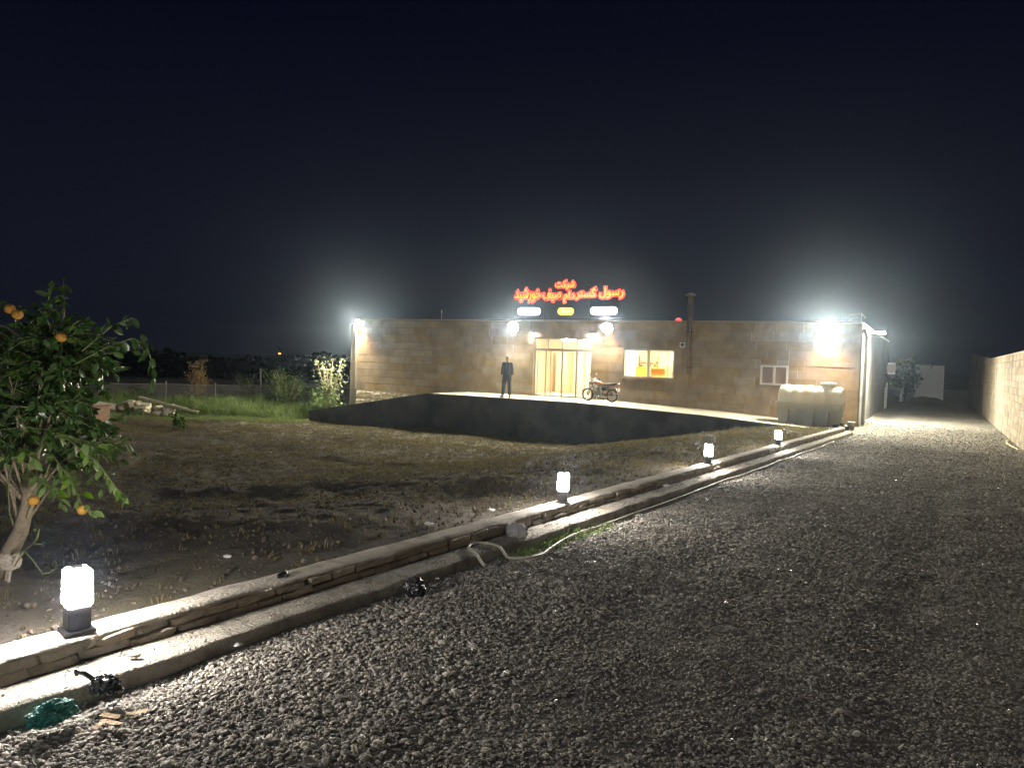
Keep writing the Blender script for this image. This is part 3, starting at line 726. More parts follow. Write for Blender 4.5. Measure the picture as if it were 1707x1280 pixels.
def uof(px): return -16.471 + (px - 857.4) / (1039.7 - 857.4) * (16.471 - 11.357)
word('\uFEAA\uFEF4\uFEB7\uFEAD\uFEEE\uFEA7', uof(857.4), uof(903.8), 4.14, 4.74)
word('\uFED2\uFEF4\uFEBB', uof(907.6), uof(938.6), 4.16, 4.68)
word('\uFEE1\uFE8D\uFEA9', uof(942.4), uof(961.5), 4.10, 4.60)
word('\uFEAE\uFE98\uFEB4\uFB94', uof(962.5), uof(996.6), 4.22, 4.76)
word('\uFEDD\uFEEE\uFEB3\uFEAD', uof(1001), uof(1039.7), 4.26, 4.76)
word('\uFE96\uFB91\uFEAE\uFEB7', uof(928.3), uof(961), 4.66, 5.08)
def pill(u0, u1, z0, z1, v0, v1):
    r = (z1 - z0) / 2; zc = (z0 + z1) / 2; pts = []
    for k in range(9): a = pi / 2 + pi * k / 8; pts.append((u0 + r + r * cos(a), zc + r * sin(a)))
    for k in range(9): a = -pi / 2 + pi * k / 8; pts.append((u1 - r + r * cos(a), zc + r * sin(a)))
    n = len(pts); mb = MB(); mb.v = [(p[0], v0, p[1]) for p in pts] + [(p[0], v1, p[1]) for p in pts]
    mb.f = [tuple(range(n)), tuple(range(n, 2 * n))[::-1]] + [(i, n + i, n + (i + 1) % n, (i + 1) % n) for i in range(n)]
    return mb.mesh('light_box')
link('light_box', pill(-16.27, -15.16, 3.57, 3.89, SV - .08, SV), MT['pillwhite'], sign, world=True, label='white pill shaped light box, left')
link('light_box', pill(-12.79, -11.60, 3.59, 3.92, SV - .08, SV), MT['pillwhite'], sign, world=True, label='white pill shaped light box, right')
yb = link('light_box', pill(-14.30, -13.58, 3.58, 3.89, SV - .08, SV), MT['pillyellow'], sign, world=True, label='yellow pill shaped light box in the middle')
link('bright_digits', MB().box(-14.12, -14.0, SV - .085, SV - .081, 3.68, 3.80).box(-13.95, -13.84, SV - .085, SV - .081, 3.68, 3.80).box(-13.80, -13.70, SV - .085, SV - .081, 3.68, 3.80).mesh('bright_digits'), MT['pillyellowcore'], yb, world=True)
mb = MB()
for z in (3.42, 4.45): mb.tube([(-16.5, SV + .12, z), (-11.3, SV + .12, z)], .02, 6)
for u in (-15.0, -12.95): mb.tube([(u, SV + .12, 3.35), (u, SV + .12, 4.62)], .022, 6); mb.tube([(u, SV + .13, 4.4), (u, SV + .9, 3.12)], .018, 6)
link('support_frame', mb.mesh('support_frame'), MT['dark'], sign, world=True)

# ------------------------------------------------------------------ lamps on the building
def floodlight(u, z, label, face, warm=None, tilt=21, size=.22, v=FV, yaw=0):
    t = thing('floodlight', label, 'floodlight', (u, v - .01, z), radians(yaw), 'white floodlights along the facade')
    a = radians(tilt)
    d = Vector((0, -cos(a), -sin(a))); up = Vector((0, -sin(a), cos(a)))
    c = Vector((0, -.26, 0))
    ra = [c - d * q + (Vector((cos(k * pi / 10), 0, 0)) + up * sin(k * pi / 10)) * size * w for (q, w) in ((.004, 1.06), (.05, 1.0), (.10, .5)) for k in range(20)]
    link('housing', MB().add(ra, [(i * 20 + k, i * 20 + (k + 1) % 20, (i + 1) * 20 + (k + 1) % 20, (i + 1) * 20 + k) for i in range(2) for k in range(20)] + [tuple(range(40, 60)), tuple(range(20))[::-1]]).mesh('housing', True), MT['black'], t)
    ring = [c + Vector((size * cos(k * pi / 10), 0, 0)) + up * size * sin(k * pi / 10) for k in range(20)]
    link('lens', MB().add(ring, [tuple(range(20))]).mesh('lens'), face, t)
    link('bracket', MB().tube([(0, 0, .0), (0, -.12, 0), tuple(c - d * .07)], .018, 6).mesh('bracket'), MT['dark'], t)
    if warm:
        b = link('lower_lamp', MB().box(-.06, .06, -.16, -.10, -.24, -.10).mesh('lower_lamp'), MT['black'], t)
        link('lower_lens', MB().add([(-.055, -.155, -.246), (.055, -.155, -.246), (.055, -.105, -.246), (-.055, -.105, -.246)], [(0, 3, 2, 1)]).mesh('lower_lens'), MT['warm_face'], b)
        ld = bpy.data.lights.new('warm_beam', 'SPOT'); ld.energy = warm; ld.color = (1.0, .52, .14); ld.spot_size = radians(115); ld.spot_blend = .8; ld.shadow_soft_size = .03
        lo = bpy.data.objects.new('warm_beam', ld); C.objects.link(lo); lo.parent = t; lo.location = (0, -.30, -.30); lo.rotation_euler = (radians(10), 0, 0)
    return t
floodlight(-24.96, 3.08, 'floodlight at the far left corner of the facade, above the rubble plinth', MT['light_face_left'], warm=170, yaw=-14)
floodlight(-16.30, 3.02, 'floodlight to the left of the glass entrance, above the standing man', MT['light_face'])
floodlight(-11.90, 3.02, 'floodlight to the right of the glass entrance, above the motorcycle', MT['light_face'], warm=50)
floodlight(-3.40, 3.02, 'brightest floodlight, above the cream water tank near the right corner', MT['light_face_big'], warm=260, size=.27, tilt=15)
def canopy(u, label):
    t = thing('canopy_lamp', label, 'wall lamp', (u, FV - .01, 2.78), 0, 'small lamps over the entrance')
    link('housing', bevel(MB().box(-.13, .13, -.16, 0, -.02, .06).mesh('housing'), .01), MT['white'], t)
    link('lens', MB().box(-.11, .11, -.155, -.02, -.055, -.022).mesh('lens'), MT['canopy_face'], t)
canopy(-15.42, 'small warm lamp over the left edge of the glass entrance')
canopy(-12.65, 'small warm lamp over the right edge of the glass entrance')
t = thing('side_lamp', 'white lamp on an arm at the top of the alley side wall near the corner', 'wall lamp', (UR, 33.2, 3.1))
link('arm', MB().tube([(UR, 33.2, 3.1), (UR + .35, 33.2, 3.13)], .02, 6).mesh('arm'), MT['white'], t, world=True)
link('housing', MB().box(UR + .30, UR + .62, 33.06, 33.34, 3.115, 3.17).mesh('housing'), MT['white'], t, world=True)
link('lens', MB().box(UR + .32, UR + .60, 33.08, 33.32, 3.09, 3.114).mesh('lens'), MT['side_face'], t, world=True)
# bollard lights
def bollard(label):
    t = thing('bollard_light', label, 'bollard light', (0, 0, 0), 0, 'square bollard lights standing on the kerb')
    link('base_plate', bevel(MB().box(-.068, .068, -.068, .068, 0, .015).mesh('base_plate'), .004), MT['black'], t)
    link('post', bevel(MB().box(-.049, .049, -.049, .049, .0151, .125).mesh('post'), .006), MT['black'], t)
    d = MB(); a, b = .056, .052
    d.v = [(-a, -a, .126), (a, -a, .126), (a, a, .126), (-a, a, .126), (-b, -b, .30), (b, -b, .30), (b, b, .30), (-b, b, .30)]
    d.f = [(0, 3, 2, 1), (0, 1, 5, 4), (1, 2, 6, 5), (2, 3, 7, 6), (3, 0, 4, 7), (4, 5, 6, 7)]
    link('diffuser', bevel(d.mesh('diffuser'), .009, 3), MT['bollard_face'], t)
    link('top_cap', bevel(MB().box(-.030, .030, -.030, .030, .3005, .307).mesh('top_cap'), .004), MT['white'], t)
    return t
def copy_thing(t):
    r = t.copy(); C.objects.link(r); WM[r.name] = Matrix.Identity(4)
    for ch in list(t.children):
        c = ch.copy(); C.objects.link(c); c.parent = r
        for g in ch.children:
            d = g.copy(); C.objects.link(d); d.parent = c
    return r
b0 = bollard('nearest bollard light, in front of the orange tree trunk')
b0.location = (uk(2.22) - .085, 2.22, zk(2.18) + .006); b0.rotation_euler = (0, 0, radians(-16))
for (v, lab) in ((7.18, 'second nearest bollard light, beyond the grey sack on the footing'), (12.16, 'third bollard light along the kerb, halfway to the platform'),
                 (17.13, 'farthest bollard light, in front of the platform and water tank'), (-2.8, 'bollard light on the kerb behind the viewpoint')):
    c = copy_thing(b0); c.location = (uk(v) - .06, v, zk(v) + .006); c['label'] = lab; c.rotation_euler = (0, 0, radians(rnd.uniform(14, 24)))

# ------------------------------------------------------------------ right boundary wall
rw = thing('block_wall', 'long concrete block boundary wall along the right side of the alley', 'wall', (2.3, 30, -.4))
link('wall_core', MB().box(2.235, 2.40, -8, 44.0, -.8, 2.27).mesh('wall_core'), MT['core'], rw, world=True)
bb = ub.copy(); bb.materials.clear(); bb.materials.append(MT['block'])
mb = MB(); cnt = 0
for r in range(13):
    z0 = -.36 + r * .2035; v = 1.0 - (r % 2) * .21
    while v < 44:
        p = (2.22 + rnd.uniform(-.009, .004), v + .21, z0 + .1)
        if 24.0 < v < 33.2 and cnt < 290:
            link('wall_block', bb, None, rw, world=True, loc=p, scl=(.06, .405, .19)); cnt += 1
        else: mb.box(p[0] - .03, p[0] + .03, v + .008, v + .412, z0 + .005, z0 + .195)
        v += .42
o = link('wall_blocks', mb.mesh('wall_blocks'), MT['block'], rw, world=True); o['kind'] = 'stuff'
link('coping', MB().box(2.17, 2.44, -8, 44.0, 2.285, 2.325).mesh('coping'), MT['cement'], rw, world=True)
mb = MB(); mb.add([(2.2, 44.02, -.8), (2.4, 44.02, -.8), (2.4, 62, -.8), (2.2, 62, -.8), (2.2, 44.02, 2.45), (2.4, 44.02, 2.45), (2.4, 62, 2.95), (2.2, 62, 2.95)], [(0, 1, 5, 4), (1, 2, 6, 5), (2, 3, 7, 6), (3, 0, 4, 7), (4, 5, 6, 7)])
fw = link('rendered_wall', mb.mesh('rendered_wall'), MT['plaster']); tag(fw, 'taller grey rendered wall beyond the far end of the block wall', 'wall')

# ------------------------------------------------------------------ alley end
sh = thing('plaster_shed', 'pale square plastered shed standing beyond the dark end of the alley', 'shed', (-.2, 61.5, -.4))
link('wall', MB().box(-1.1, .68, 61.0, 63.0, -.5, 2.12).mesh('wall'), mat('shed plaster', (.72, .71, .65), .9, (.8, .79, .73), 1.5, 5, .3, 20), sh, world=True)
link('roof_slab', MB().box(-1.0, -.12, 61.0, 63.0, 2.121, 2.22).box(.05, .68, 61.0, 63.0, 2.121, 2.15).mesh('roof_slab'), MT['plaster'], sh, world=True)
link('water_spout', MB().tube([(-.1, 60.93, 2.15), (-.1, 60.93, 1.75)], .05, 8).mesh('water_spout'), MT['dark'], sh, world=True)
mo = MB()
md = grid_mesh('dirt_mound', list(np.linspace(-3.2, 2.0, 40)), list(np.linspace(53.5, 58.5, 30)),
               lambda U, V: -.5 + .62 * np.exp(-((U + .3) / 1.2) ** 2 - ((V - 56.5) / 1.0) ** 2) + .10 * vnoise(U, V, 71, 3, 1.5) * np.exp(-((U + .3) / 1.6) ** 2 - ((V - 56.2) / 1.6) ** 2))
tag(link('dirt_mound', md, MT['soil']), 'low dark mound of dirt in front of the pale shed', 'mound')

# ------------------------------------------------------------------ foliage helpers
def leaf_shape(name, L, W, m, fold=.25, curl=.2):
    pts = [(0, 0), (.25, .8), (.55, 1.0), (.8, .6), (1, 0)]
    mb = MB(); k = len(pts)
    for (x, w) in pts: z = -curl * L * x * x; mb.v += [(x * L, 0, z), (x * L, w * W / 2, z + fold * w * W / 2), (x * L, -w * W / 2, z + fold * w * W / 2)]
    for i in range(k - 1):
        a, b = i * 3, i * 3 + 3; mb.f += [(a, b, b + 1, a + 1), (a, a + 2, b + 2, b)]
    me = mb.mesh(name, True); me.materials.append(m); return me
def join_leaves(name, src, mats, m):
    """all transforms of one leaf shape baked into one mesh"""
    nv = len(src.vertices); c = np.empty(nv * 3, np.float32); src.vertices.foreach_get('co', c); c = c.reshape(-1, 3)
    faces = [list(p.vertices) for p in src.polygons]
    V = np.concatenate([c @ np.array(M.to_3x3(), np.float32).T + np.array(M.translation, np.float32) for M in mats])
    F = np.concatenate([np.array(faces) + i * nv for i in range(len(mats))]).astype(np.int32)
    me = bpy.data.meshes.new(name); me.vertices.add(len(V)); me.vertices.foreach_set('co', V.astype(np.float32).ravel())
    me.loops.add(F.size); me.loops.foreach_set('vertex_index', F.ravel()); me.polygons.add(len(F))
    me.polygons.foreach_set('loop_start', np.arange(0, F.size, 4, dtype=np.int32)); me.update(calc_edges=True)
    me.polygons.foreach_set('use_smooth', np.ones(len(F), bool)); me.validate(); me.materials.append(m); return me
def leafM(p, d, r, s=1.0):
    d = Vector(d).normalized(); q = d.to_track_quat('X', 'Z').to_matrix().to_4x4()
    return Matrix.Translation(p) @ q @ Matrix.Rotation(r, 4, 'X') @ Matrix.Scale(s, 4)

# ------------------------------------------------------------------ orange tree
r2 = random.Random(21)
tb = Vector((-5.46, 2.95, -.02))
tree = thing('orange_tree', 'orange tree with glossy dark leaves and ripe fruit beside the nearest lamp', 'tree', tuple(tb))
trunk_pts = [(-5.62, 2.93, -.10), (-5.53, 2.93, .06), (-5.42, 2.95, .22), (-5.34, 2.98, .38), (-5.30, 3.0, .56), (-5.32, 3.04, .78), (-5.36, 3.1, 1.0), (-5.42, 3.18, 1.25), (-5.5, 3.25, 1.55)]
link('trunk', MB().tube(trunk_pts, [.068, .060, .054, .048, .040, .034, .028, .02, .01], 10).mesh('trunk', True), MT['bark'], tree, world=True)
ctr = Vector((-6.08, 3.25, 1.15)); rad = Vector((.86, .85, .88))
brs = []; mbb = MB(); mtw = MB(); ends = []
starts = [Vector(p) for p in trunk_pts[3:]]
for i in range(38):
    s0 = r2.choice(starts)
    th = r2.uniform(0, 2 * pi); ph = r2.uniform(-.62, 1.2)
    dirv = Vector((cos(th) * cos(ph) * rad.x, sin(th) * cos(ph) * rad.y, sin(ph) * rad.z))
    e_ = ctr + dirv * r2.uniform(.8, 1.0)
    m1 = s0.lerp(e_, .4) + Vector((0, 0, .10)); m2 = s0.lerp(e_, .75) + Vector((0, 0, .07))
    mbb.tube([s0, m1, m2, e_], [.010, .008, .006, .003], 6); brs.append((s0, m1, m2, e_))
link('branch_wood', mbb.mesh('branch_wood', True), MT['bark'], tree, world=True)
mats = []; young = []
def bez(b, t):
    s0, m1, m2, e_ = b; k_ = t * 3; i = min(int(k_), 2); q = [s0, m1, m2, e_]; return q[i].lerp(q[i + 1], k_ - i)
for b in brs:
    for j in range(19):
        t = r2.uniform(.25, 1.0); p = bez(b, t)
        dd = Vector((r2.gauss(0, 1), r2.gauss(0, 1), r2.gauss(0, .8))).normalized(); L_ = r2.uniform(.12, .34)
        tip = p + dd * L_ + Vector((0, 0, -.03)); mid_ = p.lerp(tip, .5) + Vector((0, 0, .02))
        mtw.tube([p, mid_, tip], [.004, .003, .0015], 4, False)
        n_ = r2.randint(6, 9)
        yg = r2.random() < .06 or (tip.z < .80 and r2.random() < .45)
        for q in range(n_):
            f_ = (q + .6) / n_; lp = p.lerp(mid_, min(1, f_ * 2)) if f_ < .5 else mid_.lerp(tip, f_ * 2 - 1)
            ld = dd * .7 + Vector((r2.gauss(0, .7), r2.gauss(0, .7), r2.gauss(-.25, .55)))
            (young if yg else mats).append(leafM(lp, ld, r2.uniform(-1.5, 1.5), r2.uniform(.5, 1.25)))
# lower hanging sprays towards the lamp (right side) and the drooping tip spray
def spray(pts, n_, yg, sc=1.0):
    mtw.tube(pts, [.005] + [.004] * (len(pts) - 2) + [.002], 5, False); P3 = [Vector(p) for p in pts]
    for q in range(n_):
        f_ = (q + .5) / n_ * (len(P3) - 1); i = min(int(f_), len(P3) - 2); lp = P3[i].lerp(P3[i + 1], f_ - i); dd = (P3[i + 1] - P3[i]).normalized()
        ld = dd + Vector((r2.gauss(0, .55), r2.gauss(0, .5), r2.gauss(-.3, .5)))
        (young if yg else mats).append(leafM(lp, ld, r2.uniform(-1.2, 1.2), sc * r2.uniform(.8, 1.2)))
spray([(-5.2, 3.2, 1.0), (-4.85, 3.2, .86), (-4.66, 3.2, .72), (-4.54, 3.2, .66)], 16, True)
spray([(-5.2, 3.1, .9), (-4.9, 3.05, .75), (-4.70, 3.0, .62), (-4.58, 3.0, .60)], 15, True)
spray([(-5.15, 3.1, 1.05), (-4.85, 3.2, .98), (-4.62, 3.25, 1.02)], 16, True)
spray([(-5.3, 3.0, .8), (-5.05, 2.95, .75), (-4.85, 2.9, .70)], 12, True)
spray([(-5.4, 2.9, .9), (-5.5, 2.8, .75), (-5.7, 2.75, .62)], 14, True)
spray([(-5.3, 3.3, 1.5), (-4.98, 3.35, 1.64), (-4.80, 3.4, 1.70), (-4.68, 3.42, 1.66)], 14, False)
spray([(-4.82, 3.42, 1.70), (-4.68, 3.42, 1.66), (-4.62, 3.42, 1.54), (-4.60, 3.42, 1.42)], 11, False, 1.2)
spray([(-5.2, 3.3, 1.6), (-4.95, 3.35, 1.78), (-4.80, 3.4, 1.84)], 14, False)
spray([(-5.5, 3.2, 1.8), (-5.42, 3.2, 1.98), (-5.40, 3.2, 2.06)], 16, False)
spray([(-5.7, 3.2, 1.7), (-5.40, 3.2, 1.86), (-5.25, 3.2, 1.93)], 18, False)
spray([(-5.5, 3.2, 1.5), (-5.20, 3.1, 1.66), (-5.0, 3.05, 1.72)], 18, False)
spray([(-5.4, 3.1, 1.2), (-5.0, 3.1, 1.28), (-4.8, 3.1, 1.26)], 18, False)
spray([(-5.5, 3.0, .9), (-5.2, 2.9, .95), (-5.0, 2.88, .90)], 16, True)
# bare lower twigs
for pts in ([(-5.42, 2.95, .20), (-5.25, 2.9, .27), (-5.12, 2.88, .30), (-4.98, 2.86, .26), (-4.86, 2.85, .20), (-4.78, 2.85, .22)], [(-5.12, 2.88, .30), (-5.02, 2.88, .36), (-4.96, 2.88, .42)], [(-5.02, 2.88, .36), (-4.92, 2.88, .37)],
            [(-5.12, 2.88, .30), (-5.16, 2.87, .24), (-5.19, 2.86, .19)], [(-4.98, 2.88, .40), (-4.95, 2.88, .47)], [(-5.36, 2.97, .34), (-5.42, 2.95, .5), (-5.40, 2.93, .7), (-5.33, 2.93, .9)], [(-5.34, 2.98, .38), (-5.24, 2.98, .55), (-5.14, 3.0, .72), (-5.05, 3.0, .86)]):
    mtw.tube(pts, [.008] + [.005] * (len(pts) - 2) + [.003], 6)
for lp in ((-4.77, 2.85, .225), (-5.14, 2.9, .36), (-5.02, 2.88, .44), (-4.92, 2.88, .38)): young.append(leafM(lp, (r2.uniform(.2, 1), 0, r2.uniform(.1, .8)), r2.uniform(-1, 1), .6))
link('twigs', mtw.mesh('twigs', True), MT['twig'], tree, world=True)['kind'] = 'stuff'
leaf = leaf_shape('leaf', .080, .040, MT['leaf']); leafy = leaf_shape('leaf', .084, .038, MT['leafyoung'])
camp = Vector((0, 0, 1.65))
allm = [(M_, leafy, 1) for M_ in young] + [(M_, leaf, 0) for M_ in mats]
def size_in_view(it):
    M_ = it[0]; p = M_.translation; d = (p - camp).length; nrm = (M_.to_3x3() @ Vector((0, 0, 1))).normalized()
    return abs(nrm.dot((p - camp).normalized())) * M_.to_scale().x / d + (0 if p.x > -5.75 + .0 else -1)
allm.sort(key=size_in_view, reverse=True)
for (M_, me_, y_) in allm[:295]:
    o = link('leaf', me_, None, tree, world=True); o.matrix_basis = M_
restd = [a[0] for a in allm[295:] if not a[2]]; resty = [a[0] for a in allm[295:] if a[2]]
link('crown', join_leaves('crown', leaf, restd, MT['leaf']), None, tree, world=True)['kind'] = 'stuff'
if resty: link('young_leaves', join_leaves('young_leaves', leafy, resty, MT['leafyoung']), None, tree, world=True)['kind'] = 'stuff'
fm = MB(); orm = bpy.data.meshes.new('orange_shape'); bm = bmesh.new(); bmesh.ops.create_uvsphere(bm, u_segments=20, v_segments=14, radius=.033)
for v in bm.verts: v.co.z *= .95
bm.to_mesh(orm); bm.free(); orm.polygons.foreach_set('use_smooth', [True] * len(orm.polygons)); orm.materials.append(MT['fruit'])
def pix(px, py, d):   # a point at distance d ahead
    v = Vector(((px - 853.5) / 1290, -(py - 640) / 1290, -1)); return camp + (R.to_3x3() @ v) * d
for (loc, lab) in (((-5.24, 2.84, 1.86), None), ((-5.19, 2.86, 1.825), None), ((-4.98, 3.02, 1.69), 'greenish unripe orange'), ((-4.92, 2.82, .66), None), ((-4.70, 3.0, .60), 'dull shaded orange')):
    o = link('orange', orm, None, tree, world=True, loc=loc)
    if lab: o['label'] = lab
# rag tied around the trunk
def crumple(name, c, s, m, seed, sub=4, amp=.35, label=None, cat=None, flat=1.0):
    bm = bmesh.new(); bmesh.ops.create_icosphere(bm, subdivisions=sub, radius=1)
    for v in bm.verts:
        p = v.co.copy(); n = abs(noise.noise(p * 1.5 + Vector((seed, 0, 0)))) * .9 + abs(noise.noise(p * 3.7 + Vector((0, seed, 0)))) * .5 + abs(noise.noise(p * 9 + Vector((0, seed, 5)))) * .18
        v.co = p * (1 - amp * .5 + amp * n * .9); v.co.z = max(v.co.z, -.55)
        v.co.x *= s[0]; v.co.y *= s[1]; v.co.z *= s[2]
    me = bpy.data.meshes.new(name); bm.to_mesh(me); bm.free(); me.materials.append(m)
    return me
rag = link('tied_rag', crumple('tied_rag', None, (.085, .08, .075), MT['cloth'], 3.2), None, tree, world=True, loc=(-5.40, 2.94, .17))
link('rag_end', MB().tube([(-5.35, 2.92, .15), (-5.33, 2.90, .05), (-5.345, 2.89, -.02)], [.014, .009, .012], 5).tube([(-5.37, 2.92, .15), (-5.37, 2.90, .02), (-5.38, 2.89, -.06)], [.012, .008, .01], 5).mesh('rag_end', True), MT['cloth'], tree, world=True)
link('rag_end', MB().tube([(-5.42, 2.93, .2), (-5.52, 2.90, .21), (-5.60, 2.88, .20)], [.014, .012, .012], 5).mesh('rag_end', True), MT['cloth'], tree, world=True)

# ------------------------------------------------------------------ shrubs, sapling, fence
def shrub(name, base, h, w, nst, nl, lm, ls, label, cat, seed, upright=.8, lean=(0, 0), wood=None):
    r = random.Random(seed); t = thing(name, label, cat, base); mb = MB(); ms = []
    B = Vector(base)
    for i in range(nst):
        a = r.uniform(0, 6.28); hh = h * r.uniform(.55, 1.0); q = Vector((cos(a) * w * r.uniform(.1, .5), sin(a) * w * r.uniform(.1, .5), hh)) + Vector((lean[0], lean[1], 0))
        p0 = B + Vector((r.uniform(-.1, .1) * w, r.uniform(-.1, .1) * w, -.05)); p1 = B + Vector((q.x * .35, q.y * .35, hh * .5)); p2 = B + q
        mb.tube([p0, p1, p2], [.014 * h, .009 * h, .003 * h], 5)
        for k_ in range(nl):
            t_ = r.uniform(.25, 1) ** .8; p = p0.lerp(p1, t_ * 2) if t_ < .5 else p1.lerp(p2, t_ * 2 - 1)
            p = p + Vector((r.gauss(0, 1), r.gauss(0, 1), r.gauss(0, .7))) * w * .16 * (1.25 - t_ * .8)
            ms.append(leafM(p, (r.gauss(0, 1), r.gauss(0, 1), r.gauss(.1, .6)), r.uniform(-1.5, 1.5), ls * r.uniform(.6, 1.3)))
    link('stems', mb.mesh('stems', True), wood or MT['bark'], t, world=True)
    sh_ = leaf_shape('leaf_shape', .1, .055, lm); link('foliage', join_leaves('foliage', sh_, ms, lm), None, t, world=True)
    return t
shrub('autumn_shrub', (-36.3, 29.7, -1.68), 2.75, 1.5, 16, 90, MT['yellowleaf'], 1.1, 'tall shrub with glowing yellow autumn leaves behind the netting fence', 'shrub', 3)
shrub('fence_shrub', (-34.0, 31.4, -1.68), 2.3, 1.8, 14, 90, MT['shrub'], 1.1, 'dull green shrub rising just above the fence left of the tall leaning post', 'shrub', 4)
shrub('broad_shrub', (-30.3, 30.6, -1.68), 2.5, 2.6, 22, 110, MT['shrub'], 1.1, 'wide dark shrub beside the pale leaved sapling at the fence end', 'shrub', 5)
shrub('low_shrub', (-36.9, 26.7, -1.66), 1.3, 1.6, 14, 60, MT['shrub'], 1.0, 'low dark green shrub at the left end of the fence behind the rubble pile', 'shrub', 6)
shrub('pale_sapling', (-26.3, 29.4, -1.65), 3.35, 1.7, 13, 34, MT['paleleaf'], 1.5, 'spindly sapling with pale round leaves beside the left corner of the building', 'sapling', 9)
shrub('corner_bush', (-26.3, 29.0, -1.65), 1.5, 2.0, 16, 90, MT['shrub'], 1.0, 'dense low bush around the foot of the pale sapling', 'shrub', 12)
shrub('lawn_sapling', (-22.3, 17.6, zl(-22.3, 17.6)), .55, .5, 4, 12, MT['leaf'], 1.6, 'tiny dark leaved sapling standing alone at the edge of the dug lawn', 'sapling', 15)
fen = thing('netting_fence', 'grey netting fence on thin posts behind the weeds at the far left', 'fence', (-34, 28, -1.63))
fpts = [(-44.5, 19.5), (-40.6, 22.6), (-37.8, 24.9), (-36.1, 27.6), (-34.4, 29.4), (-32.9, 31.3), (-30.3, 33.6), (-27.4, 35.8)]
for i, (a, b) in enumerate(fpts):
    tall = (i == 5)
    link('fence_post', MB().tube([(a, b, -1.9), (a - (.12 if tall else 0), b, .62 if tall else -.20 + .05 * (i % 2))], .045 if tall else .032, 7).mesh('fence_post'), MT['plaster'], fen, world=True)
for (a, b), (c, d) in zip(fpts, fpts[1:]):
    link('netting', MB().add([(a, b, -1.7), (c, d, -1.7), (c, d, -.33), ((a + c) / 2, (b + d) / 2, -.38), (a, b, -.33)], [(0, 1, 2, 3, 4)]).mesh('netting'), MT['net'], fen, world=True)
    link('top_wire', MB().tube([(a, b, -.32), ((a + c) / 2, (b + d) / 2, -.37), (c, d, -.32)], .010, 4).mesh('top_wire'), MT['alu'], fen, world=True)
# dark far trees as one mass
r3 = random.Random(31); ms = []
for i in range(5200):
    a = r3.uniform(-1, 1); u = -60 + a * 32; v = 66 + r3.uniform(-4, 4) + a * 14; top_ = .6 + 2.4 * noise.noise(Vector((u * .09, 3, 1))) + 1.2 * noise.noise(Vector((u * .4, 1, 7)))
    ms.append(leafM((u, v, -1.7 + (top_ + 1.7) * r3.random() ** .7), (r3.gauss(0, 1), r3.gauss(0, 1), r3.gauss(0, .5)), r3.uniform(-1.5, 1.5), r3.uniform(5, 11)))
lf = leaf_shape('far_leaf', .1, .07, MT['shrub'])
o = link('far_woodland', join_leaves('far_woodland', lf, ms, mat('night foliage', (.004, .007, .003), 1.0, spec=0.0)), None); o['kind'] = 'stuff'
# trees at the alley end
def small_tree(name, base, h, cr, label, seed, n=900, whitetrunk=True):
    r = random.Random(seed); t = thing(name, label, 'tree', base); B = Vector(base)
    link('trunk', MB().tube([B + Vector((0, 0, -.1)), B + Vector((.03, 0, h * .45)), B + Vector((0, 0, h * .7))], [.13, .11, .07], 8).mesh('trunk', True), MT['white'] if whitetrunk else MT['bark'], t, world=True)
    ms = []
    for i in range(n):
        v = Vector((r.gauss(0, 1), r.gauss(0, 1), r.gauss(0, 1))).normalized() * r.random() ** .45
        k_ = 1 + .4 * noise.noise(v * 2 + Vector((seed, 0, 0)))
        ms.append(leafM(B + Vector((v.x * cr[0] * k_, v.y * cr[0] * k_, h * .62 + v.z * cr[1] * k_)), (r.gauss(0, 1), r.gauss(0, 1), r.gauss(0, .6)), r.uniform(-1.5, 1.5), r.uniform(1.5, 3)))
    link('crown', join_leaves('crown', leaf_shape('lf', .1, .06, MT['shrub']), ms, MT['shrub']), None, t, world=True)
small_tree('yard_tree', (-1.75, 57.5, -.45), 2.9, (1.05, 1.3), 'small tree with a whitewashed trunk behind the far end of the side wall', 41, 1300)
small_tree('yard_tree', (-3.6, 60.5, -.45), 2.6, (1.5, 1.2), 'dark tree mostly hidden behind the far end of the building', 42, 900, False)

# ------------------------------------------------------------------ brick pier, rubble pile
hp = Vector((-25.9, 16.95, zl(-25.9, 16.9)))
hut = thing('brick_pier', 'squat pinkish brick pier with a sloping grey cap, seen behind the orange leaves', 'pier', tuple(hp))
link('masonry', MB().box(-26.55, -25.75, 16.7, 17.4, hp.z - .1, hp.z + .62).mesh('masonry'), mat('pink brick', (.38, .24, .18), .9, (.46, .31, .24), 5, 4, .5, 30), hut, world=True)
link('cap_slab', MB().add([(-26.7, 16.6, hp.z + .621), (-25.6, 16.6, hp.z + .621), (-25.6, 17.5, hp.z + .621), (-26.7, 17.5, hp.z + .621), (-26.6, 16.7, hp.z + .74), (-25.8, 16.7, hp.z + .74), (-25.6, 17.5, hp.z + .66), (-26.7, 17.5, hp.z + .70)], [(0, 3, 2, 1), (4, 5, 6, 7), (0, 1, 5, 4), (1, 2, 6, 5), (2, 3, 7, 6), (3, 0, 4, 7)]).mesh('cap_slab'), MT['concrete'], hut, world=True)
r4 = random.Random(77)
pc = Vector((-30.2, 21.7, 0)); rub = [blocky_stone('rubble_shape', s, amp=.14) for s in (3.3, 6.1, 9.9, 14.2)]
for m_ in rub: m_.materials.append(MT['rubble'])
along = Vector((.62, .78, 0))
places = ['at the left end of the rubble pile', 'low in the rubble pile under the plank', 'on top of the rubble pile', 'at the front of the rubble pile', 'wedged in the middle of the rubble pile', 'at the right foot of the rubble pile']
